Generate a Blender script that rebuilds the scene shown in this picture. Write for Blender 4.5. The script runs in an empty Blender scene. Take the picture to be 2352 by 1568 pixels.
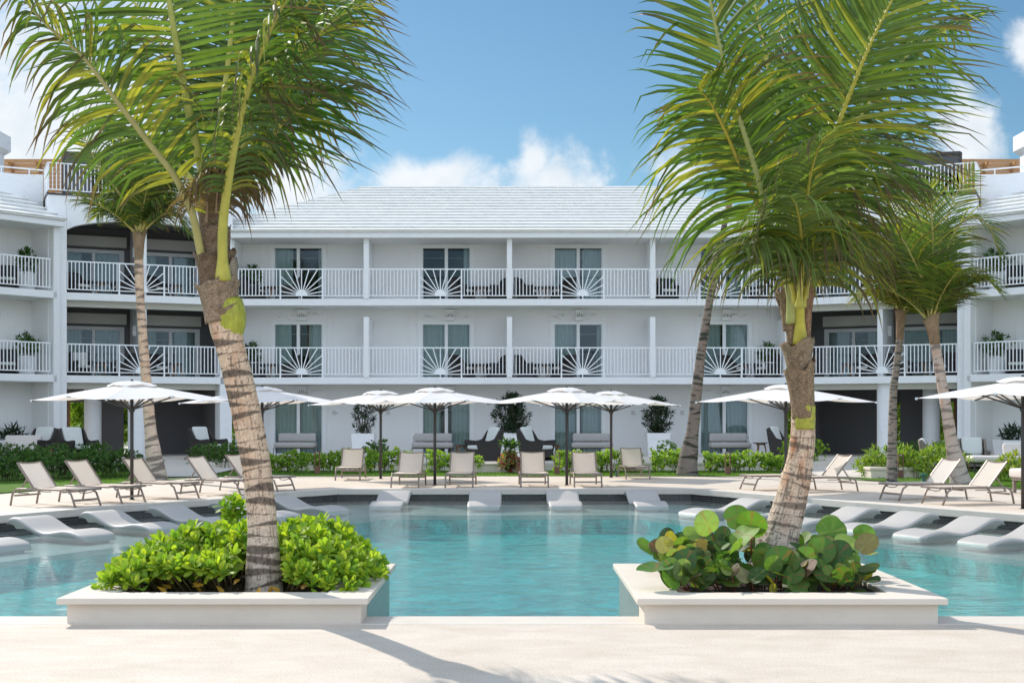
import bpy, math, random
from mathutils import Vector, Matrix, noise
from mathutils.geometry import tessellate_polygon
PI = math.pi
R = math.radians
rnd = random.Random(7)

# ------------------------------------------------------------------ camera
H = 1.75
sc = bpy.context.scene
col = sc.collection
cam_d = bpy.data.cameras.new("camera"); cam = bpy.data.objects.new("camera", cam_d); col.objects.link(cam)
cam.location = (0, 0, H); cam.rotation_euler = (R(90), 0, 0)
cam_d.sensor_width = 36; cam_d.lens = 36*3000/2352
cam_d.shift_y = (960-784)/2352
cam_d.clip_start = 0.1; cam_d.clip_end = 3000
sc.camera = cam
sc.view_settings.view_transform = 'Standard'; sc.view_settings.look = 'None'
sc.view_settings.exposure = 0.48; sc.view_settings.gamma = 1
sc.cycles.max_bounces = 8; sc.cycles.transparent_max_bounces = 16
sc.cycles.diffuse_bounces = 4; sc.cycles.sample_clamp_indirect = 6
sc.cycles.caustics_reflective = False; sc.cycles.caustics_refractive = False
sc.cycles.use_denoising = True

# ------------------------------------------------------------------ light
SUN_AZ, SUN_EL = 38, 38          # degrees left of the view axis (behind the hotel), elevation
SUN_STRENGTH, SKY_STRENGTH = 3.35, 0.15
w = bpy.data.worlds.new("World"); sc.world = w; w.use_nodes = True
def node(nt, typ, **kw):
    n = nt.nodes.new(typ)
    for k, v in kw.items():
        if k.startswith('i_'):
            n.inputs[int(k[2:])].default_value = v
        else:
            setattr(n, k, v)
    return n
def world():
    nt = w.node_tree; nt.nodes.clear(); L = nt.links.new
    out = node(nt, 'ShaderNodeOutputWorld'); bg = node(nt, 'ShaderNodeBackground'); bg.inputs[1].default_value = SKY_STRENGTH
    sky = node(nt, 'ShaderNodeTexSky'); sky.sky_type = 'NISHITA'; sky.sun_disc = False
    sky.sun_elevation = R(SUN_EL); sky.sun_rotation = R(-SUN_AZ); sky.altitude = 50
    sky.air_density = 1.0; sky.dust_density = 0.3; sky.ozone_density = 2.2
    tc = node(nt, 'ShaderNodeTexCoord'); sep = node(nt, 'ShaderNodeSeparateXYZ'); L(tc.outputs['Generated'], sep.inputs[0])
    ab = node(nt, 'ShaderNodeMath', operation='ABSOLUTE'); L(sep.outputs[1], ab.inputs[0])
    mx = node(nt, 'ShaderNodeMath', operation='MAXIMUM', i_1=0.12); L(ab.outputs[0], mx.inputs[0])
    u = node(nt, 'ShaderNodeMath', operation='DIVIDE'); L(sep.outputs[0], u.inputs[0]); L(mx.outputs[0], u.inputs[1])
    v = node(nt, 'ShaderNodeMath', operation='DIVIDE'); L(sep.outputs[2], v.inputs[0]); L(mx.outputs[0], v.inputs[1])
    p = node(nt, 'ShaderNodeCombineXYZ'); L(u.outputs[0], p.inputs[0]); L(v.outputs[0], p.inputs[1])
    # the cumulus heaps: centre and half-size in tangent units
    blobs = [(.034, .180, .040, .030), (.018, .198, .016, .024), (-.060, .180, .058, .022), (-.165, .170, .050, .055), (-.37, .20, .15, .17), (-.30, .12, .13, .10),
             (.350, .215, .030, .045), (.40, .285, .022, .022), (.125, .185, .030, .030), (.32, .16, .05, .03), (.9, .3, .25, .18), (-1.1, .35, .3, .2)]
    cur = None
    for (cx, cy, rx, ry) in blobs:
        s = node(nt, 'ShaderNodeVectorMath', operation='SUBTRACT'); L(p.outputs[0], s.inputs[0]); s.inputs[1].default_value = (cx, cy, 0)
        m = node(nt, 'ShaderNodeVectorMath', operation='MULTIPLY'); L(s.outputs[0], m.inputs[0]); m.inputs[1].default_value = (1/rx, 1/ry, 0)
        l = node(nt, 'ShaderNodeVectorMath', operation='LENGTH'); L(m.outputs[0], l.inputs[0])
        if cur is None: cur = l.outputs['Value']
        else:
            k = node(nt, 'ShaderNodeMath', operation='SMOOTH_MIN'); L(cur, k.inputs[0]); L(l.outputs['Value'], k.inputs[1]); k.inputs[2].default_value = .25; cur = k.outputs[0]
    n1 = node(nt, 'ShaderNodeTexNoise'); n1.inputs['Scale'].default_value = 20; n1.inputs['Detail'].default_value = 9; n1.inputs['Roughness'].default_value = .62; n1.inputs['Distortion'].default_value = .35
    L(p.outputs[0], n1.inputs['Vector'])
    ns = node(nt, 'ShaderNodeMath', operation='MULTIPLY_ADD', i_1=-2.3, i_2=1.15); L(n1.outputs[0], ns.inputs[0])
    ad = node(nt, 'ShaderNodeMath', operation='ADD'); L(cur, ad.inputs[0]); L(ns.outputs[0], ad.inputs[1])
    mr = node(nt, 'ShaderNodeMapRange'); mr.interpolation_type = 'SMOOTHSTEP'; L(ad.outputs[0], mr.inputs[0])
    mr.inputs[1].default_value = 1.2; mr.inputs[2].default_value = .3; mr.inputs[3].default_value = 0; mr.inputs[4].default_value = .95
    # cloud body: brighter above, greyer where thick
    n2 = node(nt, 'ShaderNodeTexNoise'); n2.inputs['Scale'].default_value = 34; n2.inputs['Detail'].default_value = 5; L(p.outputs[0], n2.inputs['Vector'])
    cr = node(nt, 'ShaderNodeMix'); cr.data_type = 'RGBA'; cr.inputs[6].default_value = (3.4, 3.75, 4.1, 1); cr.inputs[7].default_value = (5.2, 5.3, 5.4, 1); L(n2.outputs[0], cr.inputs[0])
    hs = node(nt, 'ShaderNodeHueSaturation'); hs.inputs['Saturation'].default_value = 1.12; hs.inputs['Value'].default_value = 1.0; hs.inputs['Hue'].default_value = .495
    tn = node(nt, 'ShaderNodeVectorMath', operation='MULTIPLY'); tn.inputs[1].default_value = (.445, .49, .49); L(sky.outputs[0], tn.inputs[0]); L(tn.outputs[0], hs.inputs['Color'])
    mix = node(nt, 'ShaderNodeMix'); mix.data_type = 'RGBA'; L(mr.outputs[0], mix.inputs[0]); L(hs.outputs[0], mix.inputs[6]); L(cr.outputs[2], mix.inputs[7])
    # unseen bright cloud added behind the camera and overhead to fill the shaded facade
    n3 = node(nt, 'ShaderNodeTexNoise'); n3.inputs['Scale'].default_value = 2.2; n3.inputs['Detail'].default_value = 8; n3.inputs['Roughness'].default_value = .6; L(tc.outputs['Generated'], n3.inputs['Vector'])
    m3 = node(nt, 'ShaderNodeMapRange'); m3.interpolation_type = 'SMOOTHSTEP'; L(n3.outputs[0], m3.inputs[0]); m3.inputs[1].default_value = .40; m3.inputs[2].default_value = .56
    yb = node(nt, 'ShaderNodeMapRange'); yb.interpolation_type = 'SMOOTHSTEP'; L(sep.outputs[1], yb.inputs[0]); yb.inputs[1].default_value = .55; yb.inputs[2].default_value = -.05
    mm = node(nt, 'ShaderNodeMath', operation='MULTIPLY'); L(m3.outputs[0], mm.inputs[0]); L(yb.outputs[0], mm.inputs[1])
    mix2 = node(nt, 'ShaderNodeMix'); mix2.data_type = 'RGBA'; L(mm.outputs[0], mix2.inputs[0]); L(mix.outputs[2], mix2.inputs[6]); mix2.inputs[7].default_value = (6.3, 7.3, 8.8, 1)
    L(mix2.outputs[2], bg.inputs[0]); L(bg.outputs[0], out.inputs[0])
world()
sd = bpy.data.lights.new("sun", 'SUN'); sun = bpy.data.objects.new("sun", sd); col.objects.link(sun)
sd.energy = SUN_STRENGTH; sd.angle = R(.5); sd.color = (1, .94, .86)
to_sun = Vector((-math.sin(R(SUN_AZ))*math.cos(R(SUN_EL)), math.cos(R(SUN_AZ))*math.cos(R(SUN_EL)), math.sin(R(SUN_EL))))
sun.rotation_euler = to_sun.to_track_quat('Z', 'Y').to_euler()
sun.location = (-20, 30, 40)

# ------------------------------------------------------------------ helpers
def W(x, y, d):
    "picture measure (of 2352x1568) + distance -> a real position"
    return Vector(((x-1176)*d/3000, d, H-(y-960)*d/3000))
def G(x, y, z=0.0):
    "picture measure of something standing on level z -> ground position"
    d = 3000*(H-z)/(y-960); return Vector(((x-1176)*d/3000, d, z))
def lerp(a, b, t): return a+(b-a)*t
class MB:
    def __init__(s): s.v = []; s.f = []; s.c = []; s.col = False
    def add(s, vs, fs, c=None):
        o = len(s.v); s.v += [tuple(p) for p in vs]; s.f += [tuple(i+o for i in f) for f in fs]
        if c is not None:
            s.col = True
            s.c += (c if isinstance(c, list) else [c]*len(vs))
        else: s.c += [(1, 1, 1)]*len(vs)
        return s
    def box(s, x0, x1, y0, y1, z0, z1, c=None):
        vs = [(x, y, z) for z in (z0, z1) for y in (y0, y1) for x in (x0, x1)]
        return s.add(vs, [(0, 2, 3, 1), (4, 5, 7, 6), (0, 1, 5, 4), (2, 6, 7, 3), (0, 4, 6, 2), (1, 3, 7, 5)], c)
    def bar(s, p, q, wd, ht, up=(0, 0, 1), c=None):
        p = Vector(p); q = Vector(q); t = (q-p).normalized(); u = Vector(up)
        if abs(t.dot(u)) > .98: u = Vector((0, 1, 0))
        a = t.cross(u).normalized(); b = a.cross(t)
        vs = []
        for e in (p, q):
            for (i, j) in ((-1, -1), (1, -1), (1, 1), (-1, 1)): vs.append(e+a*i*wd/2+b*j*ht/2)
        return s.add(vs, [(0, 1, 2, 3), (7, 6, 5, 4), (0, 4, 5, 1), (1, 5, 6, 2), (2, 6, 7, 3), (3, 7, 4, 0)], c)
    def tube(s, pts, r, n=8, c=None, caps=True, flat=1.0):
        pts = [Vector(p) for p in pts]; m = len(pts)
        if not isinstance(r, (list, tuple)): r = [r]*m
        vs = []; fs = []; ref = None
        for i, p in enumerate(pts):
            t = (pts[min(i+1, m-1)]-pts[max(i-1, 0)]).normalized()
            if ref is None:
                ref = Vector((0, 0, 1)) if abs(t.z) < .9 else Vector((1, 0, 0))
            a = (ref-t*ref.dot(t)).normalized(); ref = a; b = t.cross(a)
            for k in range(n):
                an = 2*PI*k/n; vs.append(p+a*math.cos(an)*r[i]+b*math.sin(an)*r[i]*flat)
        for i in range(m-1):
            for k in range(n):
                k2 = (k+1) % n; fs.append((i*n+k, i*n+k2, (i+1)*n+k2, (i+1)*n+k))
        if caps: fs.append(tuple(range(n-1, -1, -1))); fs.append(tuple((m-1)*n+k for k in range(n)))
        return s.add(vs, fs, c)
    def lathe(s, prof, cx=0, cy=0, n=24, c=None):
        vs = []; fs = []
        for (r, z) in prof:
            for k in range(n): vs.append((cx+r*math.cos(2*PI*k/n), cy+r*math.sin(2*PI*k/n), z))
        for i in range(len(prof)-1):
            for k in range(n):
                k2 = (k+1) % n; fs.append((i*n+k, i*n+k2, (i+1)*n+k2, (i+1)*n+k))
        fs.append(tuple(range(n-1, -1, -1))); fs.append(tuple((len(prof)-1)*n+k for k in range(n)))
        return s.add(vs, fs, c)
    def prism(s, poly, z0, z1, holes=(), axis='z', c=None, sides=True, bottom=True):
        "poly extruded; axis 'z' -> (a,b,z); axis 'y' -> (a,y,b); axis 'x' -> (x,a,b)"
        def P(a, b, z): return (a, b, z) if axis == 'z' else ((a, z, b) if axis == 'y' else (z, a, b))
        loops = [list(poly)]+[list(h) for h in holes]
        tris = tessellate_polygon([[Vector((a, b, 0)) for a, b in l] for l in loops])
        flat = [q for l in loops for q in l]; n = len(flat)
        vs = [P(a, b, z1) for a, b in flat]+([P(a, b, z0) for a, b in flat] if sides else [])
        fs = [tuple(t) for t in tris]
        if sides:
            if bottom: fs += [tuple(i+n for i in reversed(t)) for t in tris]
            o = 0
            for l in loops:
                m = len(l)
                for i in range(m): j = (i+1) % m; fs.append((o+i, o+j, n+o+j, n+o+i))
                o += m
        return s.add(vs, fs, c)
    def xf(s, M):
        s.v = [tuple(M @ Vector(p)) for p in s.v]; return s
    def build(s, name, mat, parent=None, smooth=False, bevel=0, recalc=True):
        me = bpy.data.meshes.new(name); me.from_pydata(s.v, [], s.f); me.validate()
        if s.col and len(me.vertices) == len(s.c):
            ca = me.color_attributes.new("tint", 'FLOAT_COLOR', 'POINT')
            ca.data.foreach_set("color", [x for cc in s.c for x in (cc[0], cc[1], cc[2], 1)])
        if recalc:
            import bmesh
            b = bmesh.new(); b.from_mesh(me); bmesh.ops.recalc_face_normals(b, faces=b.faces); b.to_mesh(me); b.free()
        if smooth: me.polygons.foreach_set("use_smooth", [True]*len(me.polygons))
        me.materials.append(mat); me.update()
        o = bpy.data.objects.new(name, me); col.objects.link(o)
        if parent: o.parent = parent
        if bevel:
            m = o.modifiers.new("bevel", 'BEVEL'); m.width = bevel; m.segments = 2; m.limit_method = 'ANGLE'; m.angle_limit = R(40)
        return o
def tag(o, label=None, cat=None, group=None, kind=None):
    if label: o['label'] = label
    if cat: o['category'] = cat
    if group: o['group'] = group
    if kind: o['kind'] = kind
    return o
def thing(name, label, cat, loc=(0, 0, 0), rz=0, group=None):
    o = bpy.data.objects.new(name, None); col.objects.link(o); o.empty_display_size = .2
    o.location = loc; o.rotation_euler = (0, 0, rz); return tag(o, label, cat, group)
KIDS = {}
def dup(root, loc, rz, label, group=None):
    def cp(o, par):
        c = o.copy(); col.objects.link(c); c.parent = par
        if par is not None: c.matrix_parent_inverse = Matrix.Identity(4)
        for ch in o.children: cp(ch, c)
        return c
    r = cp(root, None); r.location = loc; r.rotation_euler = (0, 0, rz); r['label'] = label
    if group: r['group'] = group
    return r
def structure(name, mb, mat, **k): return tag(mb.build(name, mat, **k), kind='structure')

# ------------------------------------------------------------------ materials
def newmat(name):
    m = bpy.data.materials.new(name); m.use_nodes = True; nt = m.node_tree
    return m, nt, nt.nodes['Principled BSDF'], nt.nodes['Material Output']
def simple(name, c, rough=.6, metal=0, var=.08, nscale=6, bump=0, bscale=60, spec=.5, bdist=.01):
    m, nt, b, out = newmat(name); L = nt.links.new
    b.inputs['Roughness'].default_value = rough; b.inputs['Metallic'].default_value = metal; b.inputs['Specular IOR Level'].default_value = spec
    tc = node(nt, 'ShaderNodeTexCoord')
    n = node(nt, 'ShaderNodeTexNoise'); n.inputs['Scale'].default_value = nscale; n.inputs['Detail'].default_value = 6; L(tc.outputs['Object'], n.inputs['Vector'])
    mx = node(nt, 'ShaderNodeMix'); mx.data_type = 'RGBA'
    mx.inputs[6].default_value = (*[x*(1-var) for x in c], 1); mx.inputs[7].default_value = (*[min(1, x*(1+var)) for x in c], 1)
    L(n.outputs[0], mx.inputs[0]); L(mx.outputs[2], b.inputs['Base Color'])
    if bump:
        n2 = node(nt, 'ShaderNodeTexNoise'); n2.inputs['Scale'].default_value = bscale; n2.inputs['Detail'].default_value = 4; L(tc.outputs['Object'], n2.inputs['Vector'])
        bp = node(nt, 'ShaderNodeBump'); bp.inputs['Strength'].default_value = bump; bp.inputs['Distance'].default_value = bdist
        L(n2.outputs[0], bp.inputs['Height']); L(bp.outputs[0], b.inputs['Normal'])
    return m
def tinted(name, rough=.5, transl=0.0, var=.15, nscale=30, bump=0, bscale=80, spec=.4, bdist=.01, stretch=None, coat=0):
    m, nt, b, out = newmat(name); L = nt.links.new
    b.inputs['Roughness'].default_value = rough; b.inputs['Specular IOR Level'].default_value = spec
    at = node(nt, 'ShaderNodeAttribute', attribute_name='tint'); tc = node(nt, 'ShaderNodeTexCoord')
    src = tc.outputs['Object']
    if stretch:
        mp = node(nt, 'ShaderNodeMapping'); mp.inputs['Scale'].default_value = stretch; L(src, mp.inputs[0]); src = mp.outputs[0]
    n = node(nt, 'ShaderNodeTexNoise'); n.inputs['Scale'].default_value = nscale; n.inputs['Detail'].default_value = 4; L(src, n.inputs['Vector'])
    mr = node(nt, 'ShaderNodeMapRange'); mr.inputs[1].default_value = .25; mr.inputs[2].default_value = .75; mr.inputs[3].default_value = 1-var; mr.inputs[4].default_value = 1+var; L(n.outputs[0], mr.inputs[0])
    vm = node(nt, 'ShaderNodeVectorMath', operation='SCALE'); L(at.outputs['Color'], vm.inputs[0]); L(mr.outputs[0], vm.inputs['Scale'])
    L(vm.outputs[0], b.inputs['Base Color'])
    if bump:
        n2 = node(nt, 'ShaderNodeTexNoise'); n2.inputs['Scale'].default_value = bscale; n2.inputs['Detail'].default_value = 4; L(src, n2.inputs['Vector'])
        bp = node(nt, 'ShaderNodeBump'); bp.inputs['Strength'].default_value = bump; bp.inputs['Distance'].default_value = bdist
        L(n2.outputs[0], bp.inputs['Height']); L(bp.outputs[0], b.inputs['Normal'])
    if transl:
        tr = node(nt, 'ShaderNodeBsdfTranslucent'); g = node(nt, 'ShaderNodeVectorMath', operation='MULTIPLY'); L(vm.outputs[0], g.inputs[0]); g.inputs[1].default_value = (1.55, 1.65, .7)
        L(g.outputs[0], tr.inputs[0]); ms = node(nt, 'ShaderNodeMixShader', i_0=transl); L(b.outputs[0], ms.inputs[1]); L(tr.outputs[0], ms.inputs[2]); L(ms.outputs[0], out.inputs[0])
    return m
def tiles(name, c1, c2, grout, size, rough=.25, painted_ripple=None):
    m, nt, b, out = newmat(name); L = nt.links.new; b.inputs['Roughness'].default_value = rough
    tc = node(nt, 'ShaderNodeTexCoord'); src = tc.outputs['Object']
    geo = node(nt, 'ShaderNodeNewGeometry'); sn = node(nt, 'ShaderNodeSeparateXYZ'); L(geo.outputs['Normal'], sn.inputs[0])
    sp = node(nt, 'ShaderNodeSeparateXYZ'); L(src, sp.inputs[0])
    # walls: run the pattern along the wall and up
    az = node(nt, 'ShaderNodeMath', operation='ABSOLUTE'); L(sn.outputs[2], az.inputs[0])
    gt = node(nt, 'ShaderNodeMath', operation='GREATER_THAN', i_1=.7); L(az.outputs[0], gt.inputs[0])
    # along-wall coordinate = x*ny - y*nx
    a = node(nt, 'ShaderNodeMath', operation='MULTIPLY'); L(sp.outputs[0], a.inputs[0]); L(sn.outputs[1], a.inputs[1])
    bb = node(nt, 'ShaderNodeMath', operation='MULTIPLY'); L(sp.outputs[1], bb.inputs[0]); L(sn.outputs[0], bb.inputs[1])
    al = node(nt, 'ShaderNodeMath', operation='SUBTRACT'); L(a.outputs[0], al.inputs[0]); L(bb.outputs[0], al.inputs[1])
    cw = node(nt, 'ShaderNodeCombineXYZ'); L(al.outputs[0], cw.inputs[0]); L(sp.outputs[2], cw.inputs[1])
    cf = node(nt, 'ShaderNodeCombineXYZ'); L(sp.outputs[0], cf.inputs[0]); L(sp.outputs[1], cf.inputs[1])
    mv = node(nt, 'ShaderNodeMix'); mv.data_type = 'VECTOR'; L(gt.outputs[0], mv.inputs[0]); L(cw.outputs[0], mv.inputs[4]); L(cf.outputs[0], mv.inputs[5])
    br = node(nt, 'ShaderNodeTexBrick'); br.offset = 0; br.inputs['Scale'].default_value = 1
    br.inputs['Brick Width'].default_value = size; br.inputs['Row Height'].default_value = size; br.inputs['Mortar Size'].default_value = size*.06; br.inputs['Mortar Smooth'].default_value = .2
    br.inputs['Color1'].default_value = (*c1, 1); br.inputs['Color2'].default_value = (*c2, 1); br.inputs['Mortar'].default_value = (*grout, 1)
    L(mv.outputs[1], br.inputs['Vector'])
    n = node(nt, 'ShaderNodeTexNoise'); n.inputs['Scale'].default_value = 1.3; n.inputs['Detail'].default_value = 4; L(src, n.inputs['Vector'])
    mr = node(nt, 'ShaderNodeMapRange'); mr.inputs[3].default_value = .8; mr.inputs[4].default_value = 1.2; L(n.outputs[0], mr.inputs[0])
    if painted_ripple:      # lighter and darker drifts painted in to look like light rippling through water
        n.inputs['Scale'].default_value = 1.7; n.inputs['Distortion'].default_value = 1.6; n.inputs['Detail'].default_value = 7; n.inputs['Roughness'].default_value = .62
        mr.inputs[1].default_value = .36; mr.inputs[2].default_value = .66; mr.inputs[3].default_value = painted_ripple[0]; mr.inputs[4].default_value = painted_ripple[1]
    vm = node(nt, 'ShaderNodeVectorMath', operation='SCALE'); L(br.outputs[0], vm.inputs[0]); L(mr.outputs[0], vm.inputs['Scale'])
    L(vm.outputs[0], b.inputs['Base Color'])
    return m
def water_mat():
    m, nt, b, out = newmat("water"); L = nt.links.new; nt.nodes.remove(b)
    tc = node(nt, 'ShaderNodeTexCoord'); mp = node(nt, 'ShaderNodeMapping'); mp.inputs['Scale'].default_value = (.6, 1.5, 1); L(tc.outputs['Object'], mp.inputs[0])
    n1 = node(nt, 'ShaderNodeTexNoise'); n1.inputs['Scale'].default_value = 2.2; n1.inputs['Detail'].default_value = 3; L(mp.outputs[0], n1.inputs['Vector'])
    n2 = node(nt, 'ShaderNodeTexNoise'); n2.inputs['Scale'].default_value = 7.5; n2.inputs['Detail'].default_value = 5; n2.inputs['Roughness'].default_value = .55; n2.inputs['Distortion'].default_value = .5; L(mp.outputs[0], n2.inputs['Vector'])
    a = node(nt, 'ShaderNodeMath', operation='MULTIPLY', i_1=.55); L(n2.outputs[0], a.inputs[0])
    s = node(nt, 'ShaderNodeMath', operation='ADD'); L(n1.outputs[0], s.inputs[0]); L(a.outputs[0], s.inputs[1])
    bp = node(nt, 'ShaderNodeBump'); bp.inputs['Strength'].default_value = 1; bp.inputs['Distance'].default_value = .030; L(s.outputs[0], bp.inputs['Height'])
    fr = node(nt, 'ShaderNodeFresnel'); fr.inputs[0].default_value = 1.33; L(bp.outputs[0], fr.inputs['Normal'])
    fm = node(nt, 'ShaderNodeMath', operation='MULTIPLY', i_1=.60); L(fr.outputs[0], fm.inputs[0])
    gl = node(nt, 'ShaderNodeBsdfGlossy'); gl.inputs['Roughness'].default_value = .02; L(bp.outputs[0], gl.inputs['Normal'])
    tr = node(nt, 'ShaderNodeBsdfTransparent'); tr.inputs[0].default_value = (.80, .98, .98, 1)
    mx = node(nt, 'ShaderNodeMixShader'); L(fm.outputs[0], mx.inputs[0]); L(tr.outputs[0], mx.inputs[1]); L(gl.outputs[0], mx.inputs[2]); L(mx.outputs[0], out.inputs[0])
    return m
def glass_mat():
    m, nt, b, out = newmat("window_glass"); L = nt.links.new; nt.nodes.remove(b)
    fr = node(nt, 'ShaderNodeFresnel'); fr.inputs[0].default_value = 1.5
    ad = node(nt, 'ShaderNodeMath', operation='MULTIPLY_ADD', i_1=.85, i_2=.0); L(fr.outputs[0], ad.inputs[0])
    gl = node(nt, 'ShaderNodeBsdfGlossy'); gl.inputs['Roughness'].default_value = .01; gl.inputs[0].default_value = (.85, .95, 1, 1)
    tr = node(nt, 'ShaderNodeBsdfTransparent'); tr.inputs[0].default_value = (.78, .84, .84, 1)
    mx = node(nt, 'ShaderNodeMixShader'); L(ad.outputs[0], mx.inputs[0]); L(tr.outputs[0], mx.inputs[1]); L(gl.outputs[0], mx.inputs[2]); L(mx.outputs[0], out.inputs[0])
    return m
def deck_mat():
    m, nt, b, out = newmat("coral_stone_deck"); L = nt.links.new; b.inputs['Roughness'].default_value = .75; b.inputs['Specular IOR Level'].default_value = .3
    tc = node(nt, 'ShaderNodeTexCoord'); O = tc.outputs['Object']
    n1 = node(nt, 'ShaderNodeTexNoise'); n1.inputs['Scale'].default_value = .9; n1.inputs['Detail'].default_value = 8; n1.inputs['Roughness'].default_value = .65; L(O, n1.inputs['Vector'])
    mp = node(nt, 'ShaderNodeMapping'); mp.inputs['Scale'].default_value = (1.0, 1.9, 1); mp.inputs['Rotation'].default_value = (0, 0, .25); L(O, mp.inputs[0])
    n2 = node(nt, 'ShaderNodeTexNoise'); n2.inputs['Scale'].default_value = 2.2; n2.inputs['Detail'].default_value = 7; n2.inputs['Distortion'].default_value = .6; L(mp.outputs[0], n2.inputs['Vector'])
    n3 = node(nt, 'ShaderNodeTexNoise'); n3.inputs['Scale'].default_value = 62; n3.inputs['Detail'].default_value = 3; L(O, n3.inputs['Vector'])
    r1 = node(nt, 'ShaderNodeValToRGB'); r1.color_ramp.elements[0].position = .3; r1.color_ramp.elements[0].color = (.60, .525, .44, 1); r1.color_ramp.elements[1].position = .7; r1.color_ramp.elements[1].color = (.68, .605, .52, 1); L(n1.outputs[0], r1.inputs[0])
    r2 = node(nt, 'ShaderNodeValToRGB'); r2.color_ramp.elements[0].position = .32; r2.color_ramp.elements[0].color = (.92, .89, .86, 1); r2.color_ramp.elements[1].position = .62; r2.color_ramp.elements[1].color = (1, 1, 1, 1); L(n2.outputs[0], r2.inputs[0])
    r3 = node(nt, 'ShaderNodeValToRGB'); r3.color_ramp.elements[0].position = .3; r3.color_ramp.elements[0].color = (.76, .745, .73, 1); r3.color_ramp.elements[1].position = .5; r3.color_ramp.elements[1].color = (1, 1, 1, 1); L(n3.outputs[0], r3.inputs[0])
    a = node(nt, 'ShaderNodeVectorMath', operation='MULTIPLY'); L(r1.outputs[0], a.inputs[0]); L(r2.outputs[0], a.inputs[1])
    c = node(nt, 'ShaderNodeVectorMath', operation='MULTIPLY'); L(a.outputs[0], c.inputs[0]); L(r3.outputs[0], c.inputs[1]); L(c.outputs[0], b.inputs['Base Color'])
    s = node(nt, 'ShaderNodeMath', operation='ADD'); L(n3.outputs[0], s.inputs[0]); L(n2.outputs[0], s.inputs[1])
    bp = node(nt, 'ShaderNodeBump'); bp.inputs['Strength'].default_value = .5; bp.inputs['Distance'].default_value = .006; L(s.outputs[0], bp.inputs['Height']); L(bp.outputs[0], b.inputs['Normal'])
    return m
M_ = {}
M_['wall'] = simple('off_white_stucco', (.81, .805, .795), .85, var=.03, nscale=1.2, bump=.35, bscale=28, bdist=.012, spec=.2)
M_['stucco'] = simple('white_stucco', (.85, .85, .85), .85, var=.025, nscale=1.2, bump=.35, bscale=28, bdist=.012, spec=.2)
M_['beam'] = simple('cream_render', (.62, .60, .54), .9, var=.03, spec=.2)
M_['roof'] = simple('white_roof_slate', (.88, .87, .84), .8, var=.05, nscale=2.5, bump=.3, bscale=14, spec=.2)
M_['paint'] = simple('white_paint', (.88, .89, .90), .35, var=.01)
M_['frame'] = simple('white_aluminium', (.80, .81, .81), .35, var=.01)
M_['glass'] = glass_mat()
M_['curtain'] = simple('sheer_curtain', (.72, .75, .73), .9, var=.05, nscale=3)
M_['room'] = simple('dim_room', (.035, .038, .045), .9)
M_['shade_wall'] = simple('shaded_render', (.17, .165, .17), .9, var=.03)  # shade of the loggias and passages put into the wall colour
M_['deck'] = deck_mat()
M_['coping'] = simple('coral_coping', (.64, .58, .51), .75, var=.08, nscale=3, bump=.4, bscale=90, bdist=.006, spec=.3)
M_['planter'] = simple('coral_render', (.70, .625, .535), .8, var=.05, nscale=5, bump=.45, bscale=110, bdist=.004, spec=.25)
def stain(m, c, amt, zc=.0):
    nt = m.node_tree; L = nt.links.new; b = nt.nodes['Principled BSDF']; src = b.inputs['Base Color'].links[0].from_socket
    tc = node(nt, 'ShaderNodeTexCoord'); mp = node(nt, 'ShaderNodeMapping'); mp.inputs['Scale'].default_value = (1.6, 1.6, 5); L(tc.outputs['Object'], mp.inputs[0])
    n = node(nt, 'ShaderNodeTexNoise'); n.inputs['Scale'].default_value = 1.7; n.inputs['Detail'].default_value = 9; n.inputs['Roughness'].default_value = .7; L(mp.outputs[0], n.inputs['Vector'])
    r = node(nt, 'ShaderNodeMapRange'); r.inputs[1].default_value = .48; r.inputs[2].default_value = .68; r.inputs[3].default_value = 0; r.inputs[4].default_value = amt; L(n.outputs[0], r.inputs[0])
    n2 = node(nt, 'ShaderNodeTexNoise'); n2.inputs['Scale'].default_value = 120; n2.inputs['Detail'].default_value = 2; L(tc.outputs['Object'], n2.inputs['Vector'])
    r2 = node(nt, 'ShaderNodeMapRange'); r2.inputs[1].default_value = .30; r2.inputs[2].default_value = .42; r2.inputs[3].default_value = .45; r2.inputs[4].default_value = 0; L(n2.outputs[0], r2.inputs[0])
    mxx = node(nt, 'ShaderNodeMath', operation='MAXIMUM'); L(r.outputs[0], mxx.inputs[0]); L(r2.outputs[0], mxx.inputs[1])
    x = node(nt, 'ShaderNodeMix'); x.data_type = 'RGBA'; L(mxx.outputs[0], x.inputs[0]); L(src, x.inputs[6]); x.inputs[7].default_value = (*c, 1); L(x.outputs[2], b.inputs['Base Color'])
stain(M_['planter'], (.60, .52, .42), .28); stain(M_['coping'], (.52, .46, .39), .35); stain(M_['stucco'], (.70, .69, .66), .35); stain(M_['roof'], (.62, .61, .58), .4)
M_['tile_black'] = tiles('black_mosaic', (.018, .018, .018), (.045, .042, .038), (.16, .15, .14), .05, .2)
M_['tile_grey'] = tiles('grey_green_mosaic', (.20, .21, .185), (.26, .27, .24), (.42, .42, .38), .05, .3)
M_['tile_pool'] = tiles('turquoise_mosaic', (.002, .37, .34), (.006, .60, .54), (.08, .66, .62), .05, .3, (.55, 1.35))
M_['tile_ledge'] = tiles('sand_mosaic', (.43, .44, .40), (.50, .50, .46), (.62, .62, .58), .05, .3)
M_['water'] = water_mat()
M_['canvas'] = None
M_['steel'] = simple('dark_bronze_steel', (.055, .05, .048), .4, metal=.3, var=.05)
M_['taupe'] = simple('taupe_aluminium', (.27, .215, .18), .45, metal=.2, var=.05)
M_['sling'] = simple('beige_sling', (.84, .77, .69), .8, var=.03, nscale=4, bump=.15, bscale=300, bdist=.002, spec=.2)
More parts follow.
